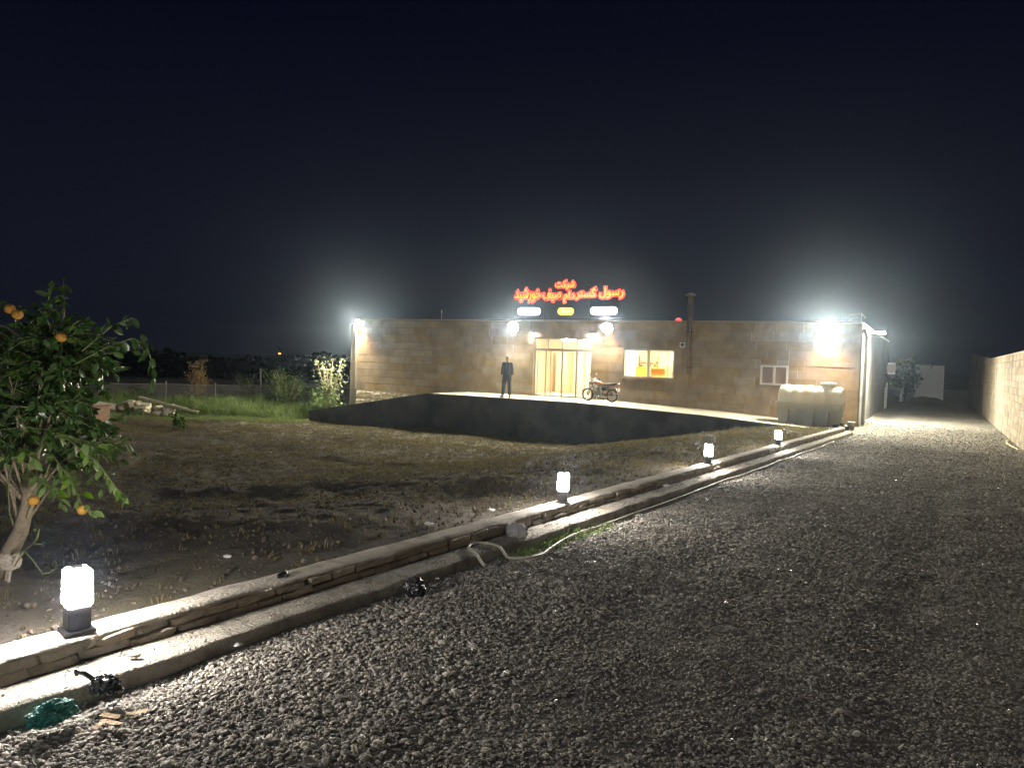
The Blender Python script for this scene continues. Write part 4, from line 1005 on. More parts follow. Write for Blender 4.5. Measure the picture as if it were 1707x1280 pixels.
for i in range(30):
    t = r4.uniform(-1.6, 1.7); lay = 0 if i < 18 else (1 if i < 26 else 2); t *= (1, .75, .5)[lay]
    p = pc + along * t + Vector((r4.uniform(-.35, .35), r4.uniform(-.35, .35), 0)); s = r4.uniform(.22, .48)
    z = zl(p.x, p.y) + .08 + lay * .20
    o = link('rubble_block', r4.choice(rub), None, loc=(p.x, p.y, z), rot=(r4.uniform(-.35, .35), r4.uniform(-.35, .35), r4.uniform(0, 3)), scl=(s * 1.3, s * .8, s * .62))
    tag(o, 'pale broken masonry block in the rubble heap beside the weeds', 'rubble', 'broken blocks heaped in front of the fence')
pl = link('concrete_plank', MB().obox((0, 0, 0), (1.25, 0, 0), (0, .09, 0), (0, 0, .05)).mesh('concrete_plank'), MT['concrete'], loc=(pc.x + 1.0, pc.y + .80, zl(-29.3, 22.5) + .50), rot=(0, radians(15), radians(50)))
tag(pl, 'long pale concrete plank leaning across the rubble heap', 'plank')
dr = link('dark_stump', crumple('dark_stump', None, (.35, .3, .22), MT['brown'], 8.1, 3), None, loc=(-30.2, 20.0, zl(-30.2, 20) + .12)); tag(dr, 'dark brown stump left of the rubble heap', 'stump')

# ------------------------------------------------------------------ water tank
tk = thing('water_tank', 'big cream plastic water tank with moulded ribs, standing against the wall near the right corner', 'water tank', (-3.72, 28.95, -.37))
def tank_body():
    n = 28; xs_ = []; L0 = 1.06
    prof = []
    for k in range(n):
        a = 2 * pi * k / n; c_, s_ = cos(a), sin(a)
        e_ = 2.15; y = math.copysign(abs(c_) ** (2 / e_), c_) * .60; z = math.copysign(abs(s_) ** (2 / e_), s_) * (.64 if s_ > 0 else .42)
        prof.append((y, z))
    st = [(-1.06, .84), (-1.05, .90), (-1.0, .965), (-.93, .99)]
    x = -.93
    ribs = [-.80, -.42, -.04, .34, .72]
    out = [(-1.06, .72), (-1.055, .80), (-1.02, .93), (-.96, .966)]
    for rb_ in ribs: out += [(rb_ - .125, .966), (rb_ - .09, .998), (rb_ + .09, .998), (rb_ + .125, .966)]
    out += [(.96, .966), (1.02, .93), (1.055, .80), (1.06, .72)]
    mb = MB()
    for (x, s) in out:
        for (y, z) in prof: mb.v.append((x, y * s, z * s))
    m_ = len(out)
    mb.f = [(i * n + k, i * n + (k + 1) % n, (i + 1) * n + (k + 1) % n, (i + 1) * n + k) for i in range(m_ - 1) for k in range(n)]
    mb.f += [tuple(range(n))[::-1], tuple((m_ - 1) * n + k for k in range(n))]
    return fixn(mb.mesh('tank_body', True))
link('tank_body', tank_body(), MT['tank'], tk, loc=(0, 0, .78))
link('belly_flange', bevel(MB().box(-1.10, 1.10, -.635, .635, .80, .835).mesh('belly_flange'), .012), MT['tank'], tk)
for i, x in enumerate((-.86, -.43, 0, .43, .86)):
    link('foot', bevel(MB().add([(x - .125, -.57, 0), (x + .125, -.57, 0), (x + .125, .57, 0), (x - .125, .57, 0), (x - .185, -.60, .62), (x + .185, -.60, .62), (x + .185, .60, .62), (x - .185, .60, .62)], [(0, 3, 2, 1), (0, 1, 5, 4), (1, 2, 6, 5), (2, 3, 7, 6), (3, 0, 4, 7), (4, 5, 6, 7)]).mesh('foot'), .03), MT['tank'], tk)
link('skirt', MB().box(-.98, .98, -.30, .30, .02, .50).mesh('skirt'), MT['tank'], tk)
link('filler_neck', MB().lathe([(.24, 1.40), (.24, 1.47), (.20, 1.475)], (.55, 0, 0), 'z', 24).mesh('filler_neck', False), MT['tank'], tk)
link('lid', MB().lathe([(.27, 1.476), (.27, 1.50), (.25, 1.53), (.10, 1.55)], (.55, 0, 0), 'z', 24).mesh('lid', False), MT['tank'], tk)
link('outlet_pipe', MB().tube([(1.0, -.3, .15), (1.2, -.35, .12), (1.3, -.4, .02)], .035, 8).mesh('outlet_pipe', True), MT['black'], tk)
bk = thing('paint_bucket', 'small white bucket on the ground right of the water tank', 'bucket', (-2.36, 28.6, -.38))
link('pail', MB().lathe([(.10, 0), (.13, .24), (.14, .25), (.14, .26), (.12, .26)], (0, 0, 0), 'z', 18).mesh('pail', True), MT['white'], bk)
link('handle', MB().tube([(-.135, 0, .23), (-.10, -.08, .16), (0, -.13, .13), (.10, -.08, .16), (.135, 0, .23)], .005, 5).mesh('handle'), MT['dark'], bk)
o = link('crumpled_sheet', crumple('crumpled_sheet', None, (.30, .2, .12), MT['blackbag'], 6.6, 3), None, loc=(-2.65, 28.1, -.32)); tag(o, 'black crumpled plastic sheet on the ground between tank and kerb end', 'plastic sheet')
o = link('blue_cup', MB().lathe([(.03, 0), (.045, .14)], (0, 0, 0), 'z', 12).mesh('blue_cup', True), mat('blue plastic', (.08, .08, .3), .4), loc=(-2.62, 28.75, -.38)); tag(o, 'small dark blue cup between the water tank and the white bucket', 'cup')

# ------------------------------------------------------------------ motorcycle (forward = +x local)
def motorcycle(loc, rz):
    t = thing('motorcycle', 'old motorcycle with orange red fuel tank parked on the platform by the entrance', 'motorcycle', loc, rz)
    def wheel(x, r):
        w = link('wheel', MB().lathe([(.03, -.05), (.035, -.02), (.035, .02), (.03, .05)], (x, 0, r), 'y', 12).mesh('hub', True), MT['engine'], t)
        n = 32; mb = MB(); k_ = 10
        for i in range(n):
            a = 2 * pi * i / n
            for j in range(k_):
                b = 2 * pi * j / k_; rr = r - .035 + .035 * cos(b); mb.v.append((x + rr * cos(a), .038 * sin(b), r + rr * sin(a)))
        mb.f = [(i * k_ + j, ((i + 1) % n) * k_ + j, ((i + 1) % n) * k_ + (j + 1) % k_, i * k_ + (j + 1) % k_) for i in range(n) for j in range(k_)]
        link('tyre', mb.mesh('tyre', True), MT['rubber'], w)
        mb = MB()
        for i in range(n):
            a = 2 * pi * i / n
            for (rr, y) in ((r - .062, -.02), (r - .072, 0), (r - .062, .02), (r - .055, 0)): mb.v.append((x + rr * cos(a), y, r + rr * sin(a)))
        mb.f = [(i * 4 + j, ((i + 1) % n) * 4 + j, ((i + 1) % n) * 4 + (j + 1) % 4, i * 4 + (j + 1) % 4) for i in range(n) for j in range(4)]
        link('rim', mb.mesh('rim', True), MT['chrome'], w)
        mb = MB()
        for i in range(18):
            a = 2 * pi * i / 18; b = a + (.3 if i % 2 else -.3)
            mb.tube([(x + .03 * cos(b), .03 * (-1) ** i, r + .03 * sin(b)), (x + (r - .065) * cos(a), 0, r + (r - .065) * sin(a))], .0025, 4, False)
        link('spokes', mb.mesh('spokes'), MT['chrome'], w)
    wheel(.62, .29); wheel(-.62, .29)
    def fender(x, r, a0, a1, w):
        mb = MB(); n = 14
        for i in range(n + 1):
            a = radians(a0 + (a1 - a0) * i / n)
            for (dr, y) in ((-.012, -w), (.01, -w * .6), (.016, 0), (.01, w * .6), (-.012, w)): mb.v.append((x + (r + .045 + dr) * cos(a), y, .29 + (r + .045 + dr) * sin(a)))
        mb.f = [(i * 5 + j, i * 5 + j + 1, i * 5 + j + 6, i * 5 + j + 5) for i in range(n) for j in range(4)]
        return mb.mesh('fender', True)
    link('front_fender', fender(.62, .29, 20, 150, .055), MT['chrome'], t)
    link('rear_fender', fender(-.62, .29, 35, 190, .06), MT['chrome'], t)
    mb = MB()
    for y in (-.075, .075): mb.tube([(.62, y, .29), (.44, y, .82), (.42, y, .88)], [.022, .020, .020], 8)
    link('front_fork', mb.mesh('front_fork', True), MT['chrome'], t)
    mb = MB(); mb.tube([(.42, 0, .84), (.36, 0, .66), (.22, 0, .34), (-.12, 0, .30), (-.20, 0, .62)], .020, 8).tube([(.40, 0, .80), (.10, 0, .74), (-.22, 0, .68), (-.78, 0, .72)], .018, 8)
    for y in (-.08, .08): mb.tube([(-.15, y, .34), (-.62, y, .29)], .016, 6).tube([(-.62, y, .30), (-.42, y, .68)], .020, 8)
    link('frame', mb.mesh('frame', True), MT['dark'], t)
    # fuel tank
    mb = MB(); st = [(.36, .03, .03, .83), (.32, .09, .075, .84), (.20, .125, .10, .845), (.05, .12, .095, .83), (-.08, .085, .07, .79), (-.13, .03, .03, .765)]; n = 14
    for (x, w, h, z) in st:
        for k in range(n): a = 2 * pi * k / n; mb.v.append((x, w * cos(a), z + h * sin(a) * (1 if sin(a) > 0 else .75)))
    mb.f = [(i * n + k, (i + 1) * n + k, (i + 1) * n + (k + 1) % n, i * n + (k + 1) % n) for i in range(len(st) - 1) for k in range(n)] + [tuple(range(n)), tuple((len(st) - 1) * n + k for k in range(n))[::-1]]
    ft = link('fuel_tank', fixn(mb.mesh('fuel_tank', True)), MT['tankred'], t)
    link('filler_cap', MB().lathe([(.03, .94), (.03, .955), (.02, .96)], (.14, 0, 0), 'z', 12).mesh('filler_cap'), MT['chrome'], ft)
    mb = MB(); st = [(-.10, .09, .76, .80), (-.25, .12, .735, .80), (-.50, .125, .745, .82), (-.76, .11, .77, .86), (-.84, .06, .80, .87)]
    for (x, w, z0, z1) in st: mb.v += [(x, -w, z0), (x, w, z0), (x, w * .9, z1), (x, 0, z1 + .015), (x, -w * .9, z1)]
    mb.f = [(i * 5 + j, (i + 1) * 5 + j, (i + 1) * 5 + (j + 1) % 5, i * 5 + (j + 1) % 5) for i in range(4) for j in range(5)] + [(0, 1, 2, 3, 4), (24, 23, 22, 21, 20)]
    link('seat', fixn(mb.mesh('seat', True)), MT['seat'], t)
    en = link('engine', bevel(MB().box(-.12, .20, -.10, .10, .26, .46).mesh('engine'), .03), MT['engine'], t)
    cy = MB()
    for i in range(7): cy.box(.03 - .075 + i * .006, .03 + .075 + i * .006, -.08, .08, .465 + i * .026, .479 + i * .026)
    cy.box(.0, .10, -.055, .055, .46, .66); link('cylinder_fins', cy.mesh('cylinder_fins'), MT['engine'], en)
    link('crank_cover', MB().lathe([(.075, -.13), (.085, -.12), (.085, -.101)], (-.03, 0, .36), 'y', 18).mesh('crank_cover'), MT['chrome'], en)
    for s_ in (-1, 1):
        link('exhaust', MB().tube([(.12, -.06 * s_, .60), (.26, -.08 * s_, .52), (.24, -.10 * s_, .32), (.08, -.13 * s_, .22), (-.25, -.15 * s_, .24), (-.30, -.15 * s_, .25), (-.80, -.16 * s_, .31)], [.016, .018, .018, .018, .020, .036, .042], 10).mesh('exhaust', True), MT['chrome'], t)
    link('handlebar', MB().tube([(.26, -.36, .98), (.36, -.22, 1.02), (.42, -.07, .93), (.42, .07, .93), (.36, .22, 1.02), (.26, .36, .98)], .012, 8).mesh('handlebar', True), MT['chrome'], t)
    for s_ in (-1, 1):
        link('grip', MB().tube([(.29, s_ * .32, .99), (.22, s_ * .42, .965)], .018, 8).mesh('grip', True), MT['rubber'], t)
        mi = link('mirror', MB().tube([(.34, s_ * .24, 1.01), (.37, s_ * .28, 1.18)], .006, 6).lathe([(.055, -.008), (.06, 0), (.055, .008)], (0, 0, 0), 'x', 14).mesh('mirror_tmp'), MT['chrome'], t)
        me = mi.data
        for v in me.vertices[12 + 0:]: v.co += Vector((.37, s_ * .29, 1.20))
    hl = link('headlight', MB().lathe([(.03, .42), (.075, .46), (.088, .52), (.085, .53)], (0, 0, .80), 'x', 18).mesh('headlight', True), MT['chrome'], t)
    link('headlight_glass', MB().lathe([(.080, .531), (.05, .542), (.01, .545)], (0, 0, .80), 'x', 18).mesh('headlight_glass', True), MT['white'], hl)
    for s_ in (-1, 1):
        for x, z in ((.46, .78), (-.86, .66)): link('indicator', MB().tube([(x, s_ * .06, z), (x, s_ * .14, z)], .008, 6).lathe([(.02, s_ * .13), (.03, s_ * .15), (.02, s_ * .18)], (x, 0, z), 'y', 10).mesh('indicator', True), MT['orange_box'], t)
    link('tail_light', bevel(MB().box(-.93, -.87, -.05, .05, .68, .74).mesh('tail_light'), .01), mat('red tail lens', (.5, .03, .02), .3), t)
    link('number_plate', MB().box(-.95, -.94, -.10, .10, .48, .63).mesh('number_plate'), MT['white'], t)
    link('luggage_rack', MB().tube([(-.80, -.09, .80), (-1.0, -.09, .84), (-1.0, .09, .84), (-.80, .09, .80)], .009, 6).mesh('luggage_rack'), MT['chrome'], t)
    link('side_cover', bevel(MB().box(-.34, -.12, -.115, .115, .50, .66).mesh('side_cover'), .03), MT['seat'], t)
    link('chain_guard', MB().box(-.60, -.14, -.125, -.105, .31, .37).mesh('chain_guard'), MT['chrome'], t)
    link('kick_stand', MB().tube([(-.05, -.08, .28), (-.10, -.24, .01)], .012, 6).mesh('kick_stand'), MT['dark'], t)
    return t
fwd = Vector((-12.479 + 11.154, 29.796 - 28.883, 0)); ang = math.atan2(fwd.y, fwd.x)
mc = motorcycle((-11.70, 28.96, plat_z(-11.7) + .003), radians(172)); mc.scale = (.9, .9, .9)

# ------------------------------------------------------------------ white plastic chairs by the glass
def chair(loc, rz, label):
    t = thing('plastic_chair', label, 'chair', loc, rz, 'white plastic chairs by the entrance')
    link('seat', bevel(MB().box(-.22, .22, -.22, .20, .42, .45).mesh('seat'), .012), MT['plastic_chair'], t)
    mb = MB().box(-.22, -.18, .2, .24, .42, .86).box(.18, .22, .2, .24, .42, .86).box(-.22, .22, .2, .24, .82, .88)
    link('backrest', mb.mesh('backrest'), MT['plastic_chair'], t)
    for i in range(4): link('slat', MB().box(-.14 + i * .08, -.10 + i * .08, .21, .23, .45, .82).mesh('slat'), MT['plastic_chair'], t)
    for x in (-.20, .20):
        for y in (-.20, .20): link('leg', MB().tube([(x * .95, y * .95, .42), (x * 1.15, y * 1.15, .0)], [.022, .016], 6).mesh('leg'), MT['plastic_chair'], t)
    for x in (-.24, .24): link('armrest', MB().tube([(x, .22, .66), (x, -.18, .64), (x, -.21, .43)], .02, 6).mesh('armrest', True), MT['plastic_chair'], t)
    return t
chair((-12.55, 29.9, .045), radians(-15), 'white plastic chair with slatted back against the glass, behind the motorcycle front wheel')

# ------------------------------------------------------------------ things seen through the window
o = thing('orange_counter', 'orange counter seen inside the room through the left half of the big window', 'counter', (-11.0, 32.9, .05))
link('front_panel', MB().box(-11.55, -10.93, 32.72, 32.78, .05, 1.42).box(-11.55, -11.50, 32.781, 33.3, .05, 1.42).mesh('front_panel'), MT['orange_box'], o, world=True)
link('side_panel', MB().box(-10.925, -10.30, 32.95, 33.0, .05, 1.40).mesh('side_panel'), mat('light orange panel', (.80, .50, .14), .5), o, world=True)
link('top', MB().box(-11.58, -10.28, 32.68, 33.35, 1.421, 1.45).mesh('top'), MT['orange_box'], o, world=True)
o = thing('storage_rack', 'brown metal rack with small goods behind the orange counter, seen through the window', 'rack', (-12.0, 34.2, .05))
for u in (-12.9 + .95, -11.5, -11.05): link('upright', MB().box(u, u + .03, 34.2, 34.23, .05, 2.0).mesh('upright'), MT['brown'], o, world=True)
for z in (1.46, 1.60, 1.72, 1.86): link('shelf', MB().box(-11.95, -11.02, 34.18, 34.5, z, z + .015).mesh('shelf'), MT['brown'], o, world=True)
r5 = random.Random(4)
for i in range(16):
    u = -11.9 + (i % 8) * .11; z = (1.475, 1.615)[i // 8]
    b = link('small_box', MB().box(u, u + .07, 34.22, 34.34, z, z + r5.uniform(.05, .10)).mesh('small_box'), (MT['brown'], MT['orange_box'], MT['white'])[i % 3])
    tag(b, 'small packet on a shelf of the brown rack inside the window', 'packet', 'packets on the brown rack')
o = link('wall_heater', MB().box(-9.75, -9.45, 34.5, 34.6, 1.30, 1.36).mesh('wall_heater'), MT['dark']); tag(o, 'small dark slot shaped vent inside the right half of the big window', 'vent')
o = link('white_partition_board', MB().box(-10.15, -9.05, 34.61, 34.66, .06, 2.1).mesh('white_partition_board'), MT['room']); tag(o, 'plain cream board behind the right half of the big window', 'board')

# ------------------------------------------------------------------ the man
def person(loc, rz):
    t = thing('person', 'white haired man in dark jacket and trousers standing on the platform, facing the drive', 'person', loc, rz)
    # local: faces -y ; height 1.72
    V = [(0, 0, .95), (0, 0, 1.10), (0, .0, 1.28), (0, .01, 1.42), (0, .01, 1.50), (0, -.01, 1.585), (0, -.005, 1.65)]
    Rr = [(.11, .08), (.11, .08), (.12, .08), (.07, .06), (.05, .052), (.068, .082), (.060, .072)]
    Ed = [(0, 1), (1, 2), (2, 3), (3, 4), (4, 5), (5, 6)]
    def chain(start, pts, rads):
        prev = start
        for p, r in zip(pts, rads): V.append(p); Rr.append((r, r)); Ed.append((prev, len(V) - 1)); prev = len(V) - 1
        return prev
    # arms: left arm hangs, right arm bent with the hand behind the hip
    chain(3, [(.14, .01, 1.385), (.205, .03, 1.16), (.230, .0, .93), (.235, -.01, .88)], [.035, .032, .030, .026])
    chain(3, [(-.14, .01, 1.385), (-.205, .03, 1.16), (-.222, -.02, .93), (-.225, -.03, .88)], [.035, .032, .030, .026])
    chain(0, [(.09, 0, .86), (.115, -.01, .48), (.135, .02, .10)], [.07, .055, .045])
    chain(0, [(-.09, 0, .86), (-.125, -.03, .48), (-.165, .0, .10)], [.07, .055, .045])
    link('body', skin('body', V, Ed, Rr, 2), MT['skin'], t)
    # head details
    link('nose', MB().add([(-.012, -.085, 1.575), (.012, -.085, 1.575), (0, -.112, 1.573), (0, -.082, 1.622)], [(0, 1, 2), (1, 3, 2), (3, 0, 2)]).mesh('nose'), MT['skin'], t)
    for s_ in (-1, 1):
        link('ear', rough_stone('ear', 3 + s_, 1, 1, .05), MT['skin'], t, loc=(s_ * .073, .005, 1.60), scl=(.018, .035, .06))
        link('eye', MB().lathe([(.009, -.083), (.004, -.088)], (s_ * .027, 0, 1.615), 'y', 8).mesh('eye'), MT['black'], t)
    link('mouth', MB().box(-.022, .022, -.089, -.083, 1.543, 1.550).mesh('mouth'), MT['brown'], t)
    # hair: cap over the top and back of the head
    bm = bmesh.new(); bmesh.ops.create_uvsphere(bm, u_segments=20, v_segments=14, radius=1)
    for v in bm.verts:
        p = v.co.copy(); v.co = Vector((p.x * .088, p.y * .104 + .010, p.z * .098 + 1.640))
    bmesh.ops.delete(bm, geom=[v for v in bm.verts if (v.co.y < -.045 and v.co.z < 1.665) or v.co.z < 1.585], context='VERTS')
    me = bpy.data.meshes.new('hair'); bm.to_mesh(me); bm.free(); me.polygons.foreach_set('use_smooth', [True] * len(me.polygons))
    link('hair', me, MT['hair'], t)
    # jacket: torso shell and sleeves
    Vj = [(0, 0, .74), (0, 0, .95), (0, 0, 1.12), (0, 0, 1.30), (0, .01, 1.43)]; Rj = [(.20, .165), (.19, .155), (.175, .135), (.18, .13), (.10, .09)]; Ej = [(0, 1), (1, 2), (2, 3), (3, 4)]
    def jc(start, pts, rads):
        prev = start
        for p, r in zip(pts, rads): Vj.append(p); Rj.append((r, r)); Ej.append((prev, len(Vj) - 1)); prev = len(Vj) - 1
    jc(4, [(.155, .01, 1.395), (.205, .03, 1.16), (.225, -.005, .90)], [.078, .062, .054])
    jc(4, [(-.155, .01, 1.395), (-.205, .03, 1.16), (-.22, -.02, .90)], [.078, .062, .054])
    link('jacket', skin('jacket', Vj, Ej, Rj, 2), MT['suit'], t)
    link('shirt_front', MB().add([(-.03, -.10, 1.46), (.03, -.10, 1.46), (.03, -.142, 1.30), (.012, -.145, 1.12), (-.012, -.145, 1.12), (-.03, -.142, 1.30)], [(0, 5, 4, 3, 2, 1)]).mesh('shirt_front'), MT['shirt'], t)
    Vt = [(0, 0, 1.0), (.09, 0, .84), (.115, -.01, .48), (.138, .015, .07), (-.09, 0, .84), (-.125, -.03, .48), (-.167, 0, .07)]
    link('trousers', skin('trousers', Vt, [(0, 1), (1, 2), (2, 3), (0, 4), (4, 5), (5, 6)], [(.14, .11), (.105, .11), (.088, .088), (.078, .082), (.115, .115), (.088, .088), (.078, .082)], 2), MT['trousers'], t)
    for s_, x, y in ((1, .145, .0), (-1, -.18, -.02)):
        mb = MB(); st = [(.10, .035, .07), (.04, .045, .10), (-.05, .046, .075), (-.13, .045, .05), (-.17, .025, .035)]
        for (yy, w, h) in st: mb.v += [(x + s_ * (-yy) * .15 - w, y + yy, .0), (x + s_ * (-yy) * .15 + w, y + yy, 0), (x + s_ * (-yy) * .15 + w * .75, y + yy, h), (x + s_ * (-yy) * .15 - w * .75, y + yy, h)]
        mb.f = [(i * 4 + j, (i + 1) * 4 + j, (i + 1) * 4 + (j + 1) % 4, i * 4 + (j + 1) % 4) for i in range(4) for j in range(4)] + [(0, 1, 2, 3), (19, 18, 17, 16)]
        link('shoe', fixn(mb.mesh('shoe', True)), MT['shoe'], t)
    for s_, (hx, hy, hz) in ((1, (.237, -.01, .89)), (-1, (-.228, -.035, .89))):
        Vh = [(0, 0, 0), (0, -.005, -.045), (0, -.01, -.085)]; Rh = [(.022, .030), (.018, .038), (.014, .036)]; Eh = [(0, 1), (1, 2)]
        mbh = MB().tube([(hx, hy, hz), (hx, hy - .005, hz - .05), (hx, hy - .01, hz - .09)], [.025, .034, .030], 8)
        for k_, (dy, L_) in enumerate(((-.028, .068), (-.010, .078), (.010, .072), (.027, .055))):
            mbh.tube([(hx, hy - .01 + dy, hz - .08), (hx - s_ * .004, hy - .014 + dy, hz - .08 - L_ * .55), (hx - s_ * .016, hy - .014 + dy, hz - .08 - L_)], [.009, .008, .006], 6)
        mbh.tube([(hx, hy - .03, hz - .03), (hx - s_ * .008, hy - .055, hz - .06), (hx - s_ * .012, hy - .058, hz - .09)], [.011, .009, .007], 6)
        link('hand', mbh.mesh('hand', True), MT['skin'], t)
    return t
person((-15.42, 27.95, plat_z(-15.4) + .002), radians(14))

# ------------------------------------------------------------------ litter, hose, stones
def on_drive(u, v): return float(drive_h(np.array([u]), np.array([v]))[0])
def tubepath(pts, r, name, m, n=8, sub=6):
    P3 = [Vector(p) for p in pts]; out = []
    for i in range(len(P3) - 1):
        p0 = P3[max(i - 1, 0)]; p1 = P3[i]; p2 = P3[i + 1]; p3 = P3[min(i + 2, len(P3) - 1)]
        for k_ in range(sub):
            t = k_ / sub; out.append(.5 * ((2 * p1) + (-p0 + p2) * t + (2 * p0 - 5 * p1 + 4 * p2 - p3) * t * t + (-p0 + 3 * p1 - 3 * p2 + p3) * t ** 3))
    out.append(P3[-1]); return MB().tube(out, r, n).mesh(name, True)
hp_ = [(-2.93, 5.06), (-3.08, 5.15), (-3.20, 5.25), (-3.255, 5.36), (-3.245, 5.46), (-3.157, 5.51), (-3.017, 5.46), (-2.90, 5.40), (-2.80, 5.40), (-2.73, 5.46), (-2.73, 5.65), (-2.80, 5.95), (-2.87, 6.35), (-2.90, 6.8), (-2.87, 7.25), (-2.87, 8.1), (-2.83, 9.2), (-2.79, 10.4), (-2.72, 11.8), (-2.66, 12.9), (-2.70, 13.8), (-2.58, 14.9), (-2.60, 16.0),
       (-2.50, 17.2), (-2.42, 18.4), (-2.44, 19.3), (-2.28, 20.3), (-2.32, 21.6), (-2.40, 22.4)]
hz_ = []
for i, (p_, q_) in enumerate(zip(hp_, hp_[1:])):
    for k in range(5):
        u = p_[0] + (q_[0] - p_[0]) * k / 5; v = p_[1] + (q_[1] - p_[1]) * k / 5
        if i >= 9: u = max(u, uk(v) + .30 + .03 * noise.noise(Vector((v * 1.3, 0, 0))))
        base = on_drive(u, v) + .034
        if i < 9 and u < uk(v) + .29: base = max(base, zk(v) - .104)
        hz_.append((u, v, base))
for _ in range(4):
    hz_ = [hz_[0]] + [tuple((a + 2 * b + c) / 4 for a, b, c in zip(hz_[i - 1], hz_[i], hz_[i + 1])) for i in range(1, len(hz_) - 1)] + [hz_[-1]]
hz_ += [(-2.55, 22.9, zk(22.9) - .10), (-2.66, 23.1, zk(23) + .02)]
tag(link('garden_hose', tubepath(hz_, .0115, 'garden_hose', None, 8, 2), MT['hose']), 'pale garden hose lying along the kerb, its free end looped back', 'hose')
tag(link('bent_pipe', tubepath([(2.1, 27.9, -.33), (2.0, 26.9, -.36), (2.04, 25.6, -.36), (2.08, 24.6, -.35), (1.9, 24.0, -.36)], .03, 'bent_pipe', None), MT['yellowpipe']), 'bent yellowish pipe lying at the foot of the right block wall', 'pipe')
def litter(name, loc, s, m, seed, label, cat, rz=0, sub=4, amp=.4, flat=1):
    o = link(name, crumple(name, None, s, m, seed, sub, amp), None, loc=loc, rot=(0, 0, rz)); return tag(o, label, cat)
litter('mesh_bag', (-3.04, 1.83, .165), (.10, .050, .058), MT['teal'], 2.4, 'crumpled teal mesh bag on the gravel at the lower left', 'bag', radians(88), 5, .5)
litter('black_bag', (-3.08, 2.08, .18), (.075, .05, .055), MT['blackbag'], 5.8, 'crumpled black plastic scrap beside the footing, behind the teal bag', 'plastic scrap', radians(20), 4, .55)
tag(link('black_strap', MB().tube([(-3.11, 2.06, .20), (-3.15, 2.03, .235), (-3.18, 2.01, .245), (-3.185, 2.02, .225)], .010, 6).mesh('black_strap', True), MT['blackbag']), 'short black strap sticking out of the black plastic scrap', 'strap')
for i, (x, y, rz) in enumerate(((-2.91, 1.99, .3), (-2.84, 2.06, .9), (-2.87, 1.92, 2.2), (-2.83, 1.95, .1))):
    n_ = 9; mb = grid_mesh('cardboard_piece', list(np.linspace(-.042, .042, n_)), list(np.linspace(-.014, .014, 5)), lambda U, V: .006 * vnoise(U, V, 80 + i, 2, 30) + .004)
    o = link('cardboard_piece', mb, MT['cardboard'], loc=(x, y, on_drive(x, y) + .03), rot=(rnd.uniform(-.15, .15), rnd.uniform(-.1, .1), rz))
    tag(o, ('longest torn tan cardboard strip, nearest the black plastic scrap', 'torn cardboard strip turned steeply, farthest from the teal bag', 'torn cardboard strip closest to the teal bag', 'flat torn cardboard strip at the near edge of the group')[i], 'cardboard', 'torn cardboard strips')
litter('grey_sack', (-3.15, 5.98, zk(6) - .085), (.11, .08, .085), MT['greybag'], 7.7, 'crumpled grey sack on the footing beside the looped hose end', 'sack', 0, 4, .45)
litter('dark_clump', (-2.98, 4.22, .09), (.08, .06, .08), MT['blackbag'], 9.1, 'dark shiny clump against the footing between the hose end and the nearest lamp', 'plastic scrap', .4, 4, .5)
litter('black_ribbon', (uk(3.45) - .09, 3.5, zk(3.5) + .012), (.03, .075, .018), MT['blackbag'], 4.4, 'black scrap lying on the cement cap past the nearest lamp', 'plastic scrap', .3, 3, .5)
litter('kerb_chip', (-3.28, 2.36, zk(2.3) - .105), (.035, .02, .014), MT['cement'], 2.9, 'small chip of cement on the footing in front of the nearest lamp', 'stone', .5, 2, .3)
for (x, y, s, lab) in ((-3.93, 5.75, .035, 'white plastic scrap on the lawn edge left of the grey sack'), (-4.0, 7.0, .035, 'white plastic scrap on the lawn left of the second nearest lamp'), (-4.4, 3.9, .025, 'small white scrap on the dark lawn behind the nearest lamp')):
    litter('white_scrap', (x, y, float(lawn_h(np.array([x]), np.array([y]))[0]) + .02), (s * 1.4, s, s * .5), MT['whitebag'], x, lab, 'plastic scrap', 0, 3, .5)
litter('white_chip', (-3.0, 9.85, zk(9.8) - .085), (.06, .02, .02), MT['whitebag'], 1.1, 'small white chip on the footing between the second and third lamps', 'plastic scrap', .9, 2, .3)
litter('lawn_stone', (-4.9, 19.5, zl(-4.9, 19.5) + .05), (.16, .12, .1), MT['concrete'], 3.9, 'dusty stone block on the lawn left of the farthest bollard light', 'stone', 0, 3, .25)
n = 1500; U = rs.uniform(-25, -4, n); V = 26.93 - np.abs(rs.normal(0, .12, n)); k = vnoise(U, V, 77, 3, .8) > -.15; U = U[k]; V = V[k]; n = len(U); s = rs.uniform(1.2, 4.2, n)
scatter('wall_foot_weeds', np.stack([U, V, lawn_h(U, V)], -1), np.stack([rs.normal(0, .3, n), rs.normal(0, .3, n), rs.uniform(0, 6.28, n)], -1), np.stack([s, s, s], -1), tv, 'dry weeds along the foot of the platform wall')
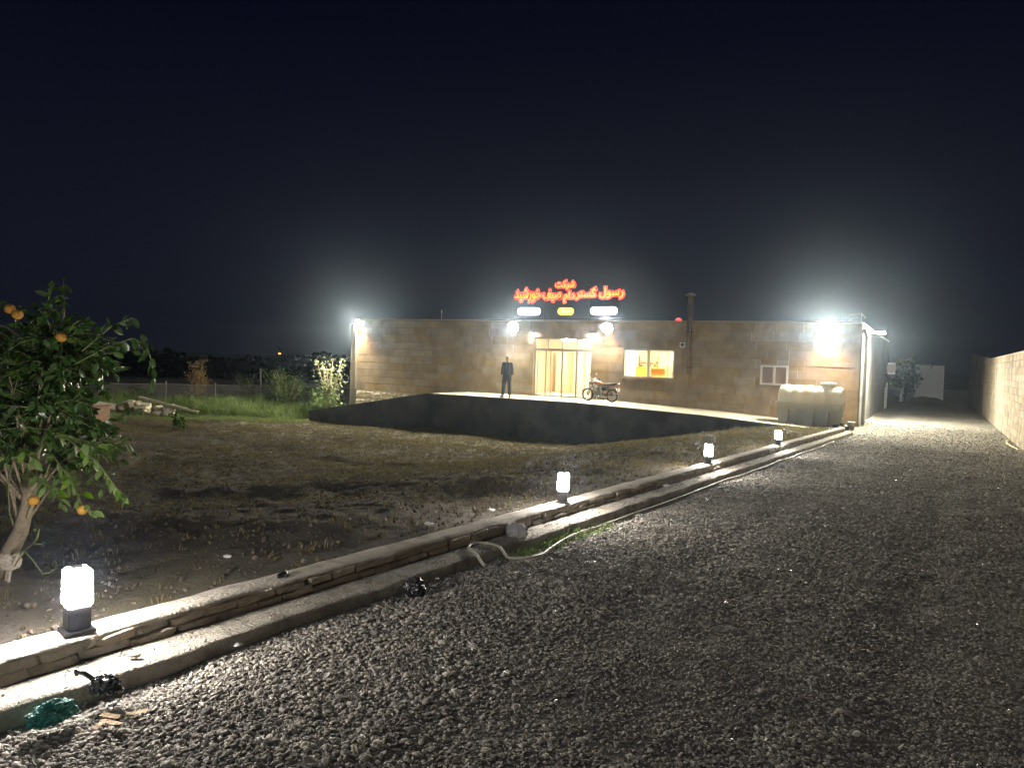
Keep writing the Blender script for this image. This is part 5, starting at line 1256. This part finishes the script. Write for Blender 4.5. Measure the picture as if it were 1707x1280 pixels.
# green tuft by the kerb, and little weeds
gs = [blade_tuft('kerb_weed', 14, .07, .05, .004, MT['grass'], q, .9) for q in (11, 12, 13)]
pts = []
for i in range(150):
    v = r4.gauss(6.5, .42); pts.append((uk(v) + .26 + abs(r4.gauss(0, .10)), v))
for i in range(40):
    v = r4.uniform(2.4, 24); pts.append((uk(v) + .26 + abs(r4.gauss(0, .05)), v))
A = np.array(pts); n = len(A); s = rs.uniform(.4, 1.1, n); s[150:] *= .45
scatter('kerb_weeds', np.stack([A[:, 0], A[:, 1], drive_h(A[:, 0], A[:, 1]) - .005], -1), np.stack([rs.normal(0, .25, n), rs.normal(0, .25, n), rs.uniform(0, 6.28, n)], -1), np.stack([s, s, s], -1), gs, 'green weeds growing along the foot of the kerb')
# grit on kerb footing
n = 900; V = rs.uniform(1, 14, n); U = -3.52 + .044 * V + rs.uniform(.01, .23, n); s = rs.uniform(.003, .014, n)
scatter('footing_grit', np.stack([U, V, .33 - .0195 * V - .12 + s * .3], -1), rs.uniform(0, 6.28, (n, 3)), np.stack([s, s * 1.3, s], -1), pv, 'grit and crumbs fallen on the kerb footing')

# distant lamp
o = thing('distant_lamp', 'single distant orange street lamp glowing beyond the fence', 'street lamp', (-111.3, 110.3, -1.78))
link('pole', MB().tube([(-111.35, 110.3, -1.78), (-111.35, 110.3, .95)], .06, 6).mesh('pole'), MT['dark'], o, world=True)
link('lantern', MB().lathe([(.02, .86), (.22, .95), (.22, 1.12), (.05, 1.2)], (-111.35, 110.3, 0)).mesh('lantern', True), MT['farlamp'], o, world=True)

# ------------------------------------------------------------------ haze
hz = bpy.data.materials.new('night haze'); hz.use_nodes = True; t = hz.node_tree; t.nodes.clear()
ho = t.nodes.new('ShaderNodeOutputMaterial'); hv = t.nodes.new('ShaderNodeVolumePrincipled')
hv.inputs['Color'].default_value = (.60, .76, 1.0, 1); hv.inputs['Density'].default_value = .0009; hv.inputs['Anisotropy'].default_value = .93
t.links.new(hv.outputs[0], ho.inputs['Volume'])
o = link('haze', MB().box(-160, 60, -25, 150, -3.2, 7.5).mesh('haze'), hz); o['kind'] = 'stuff'
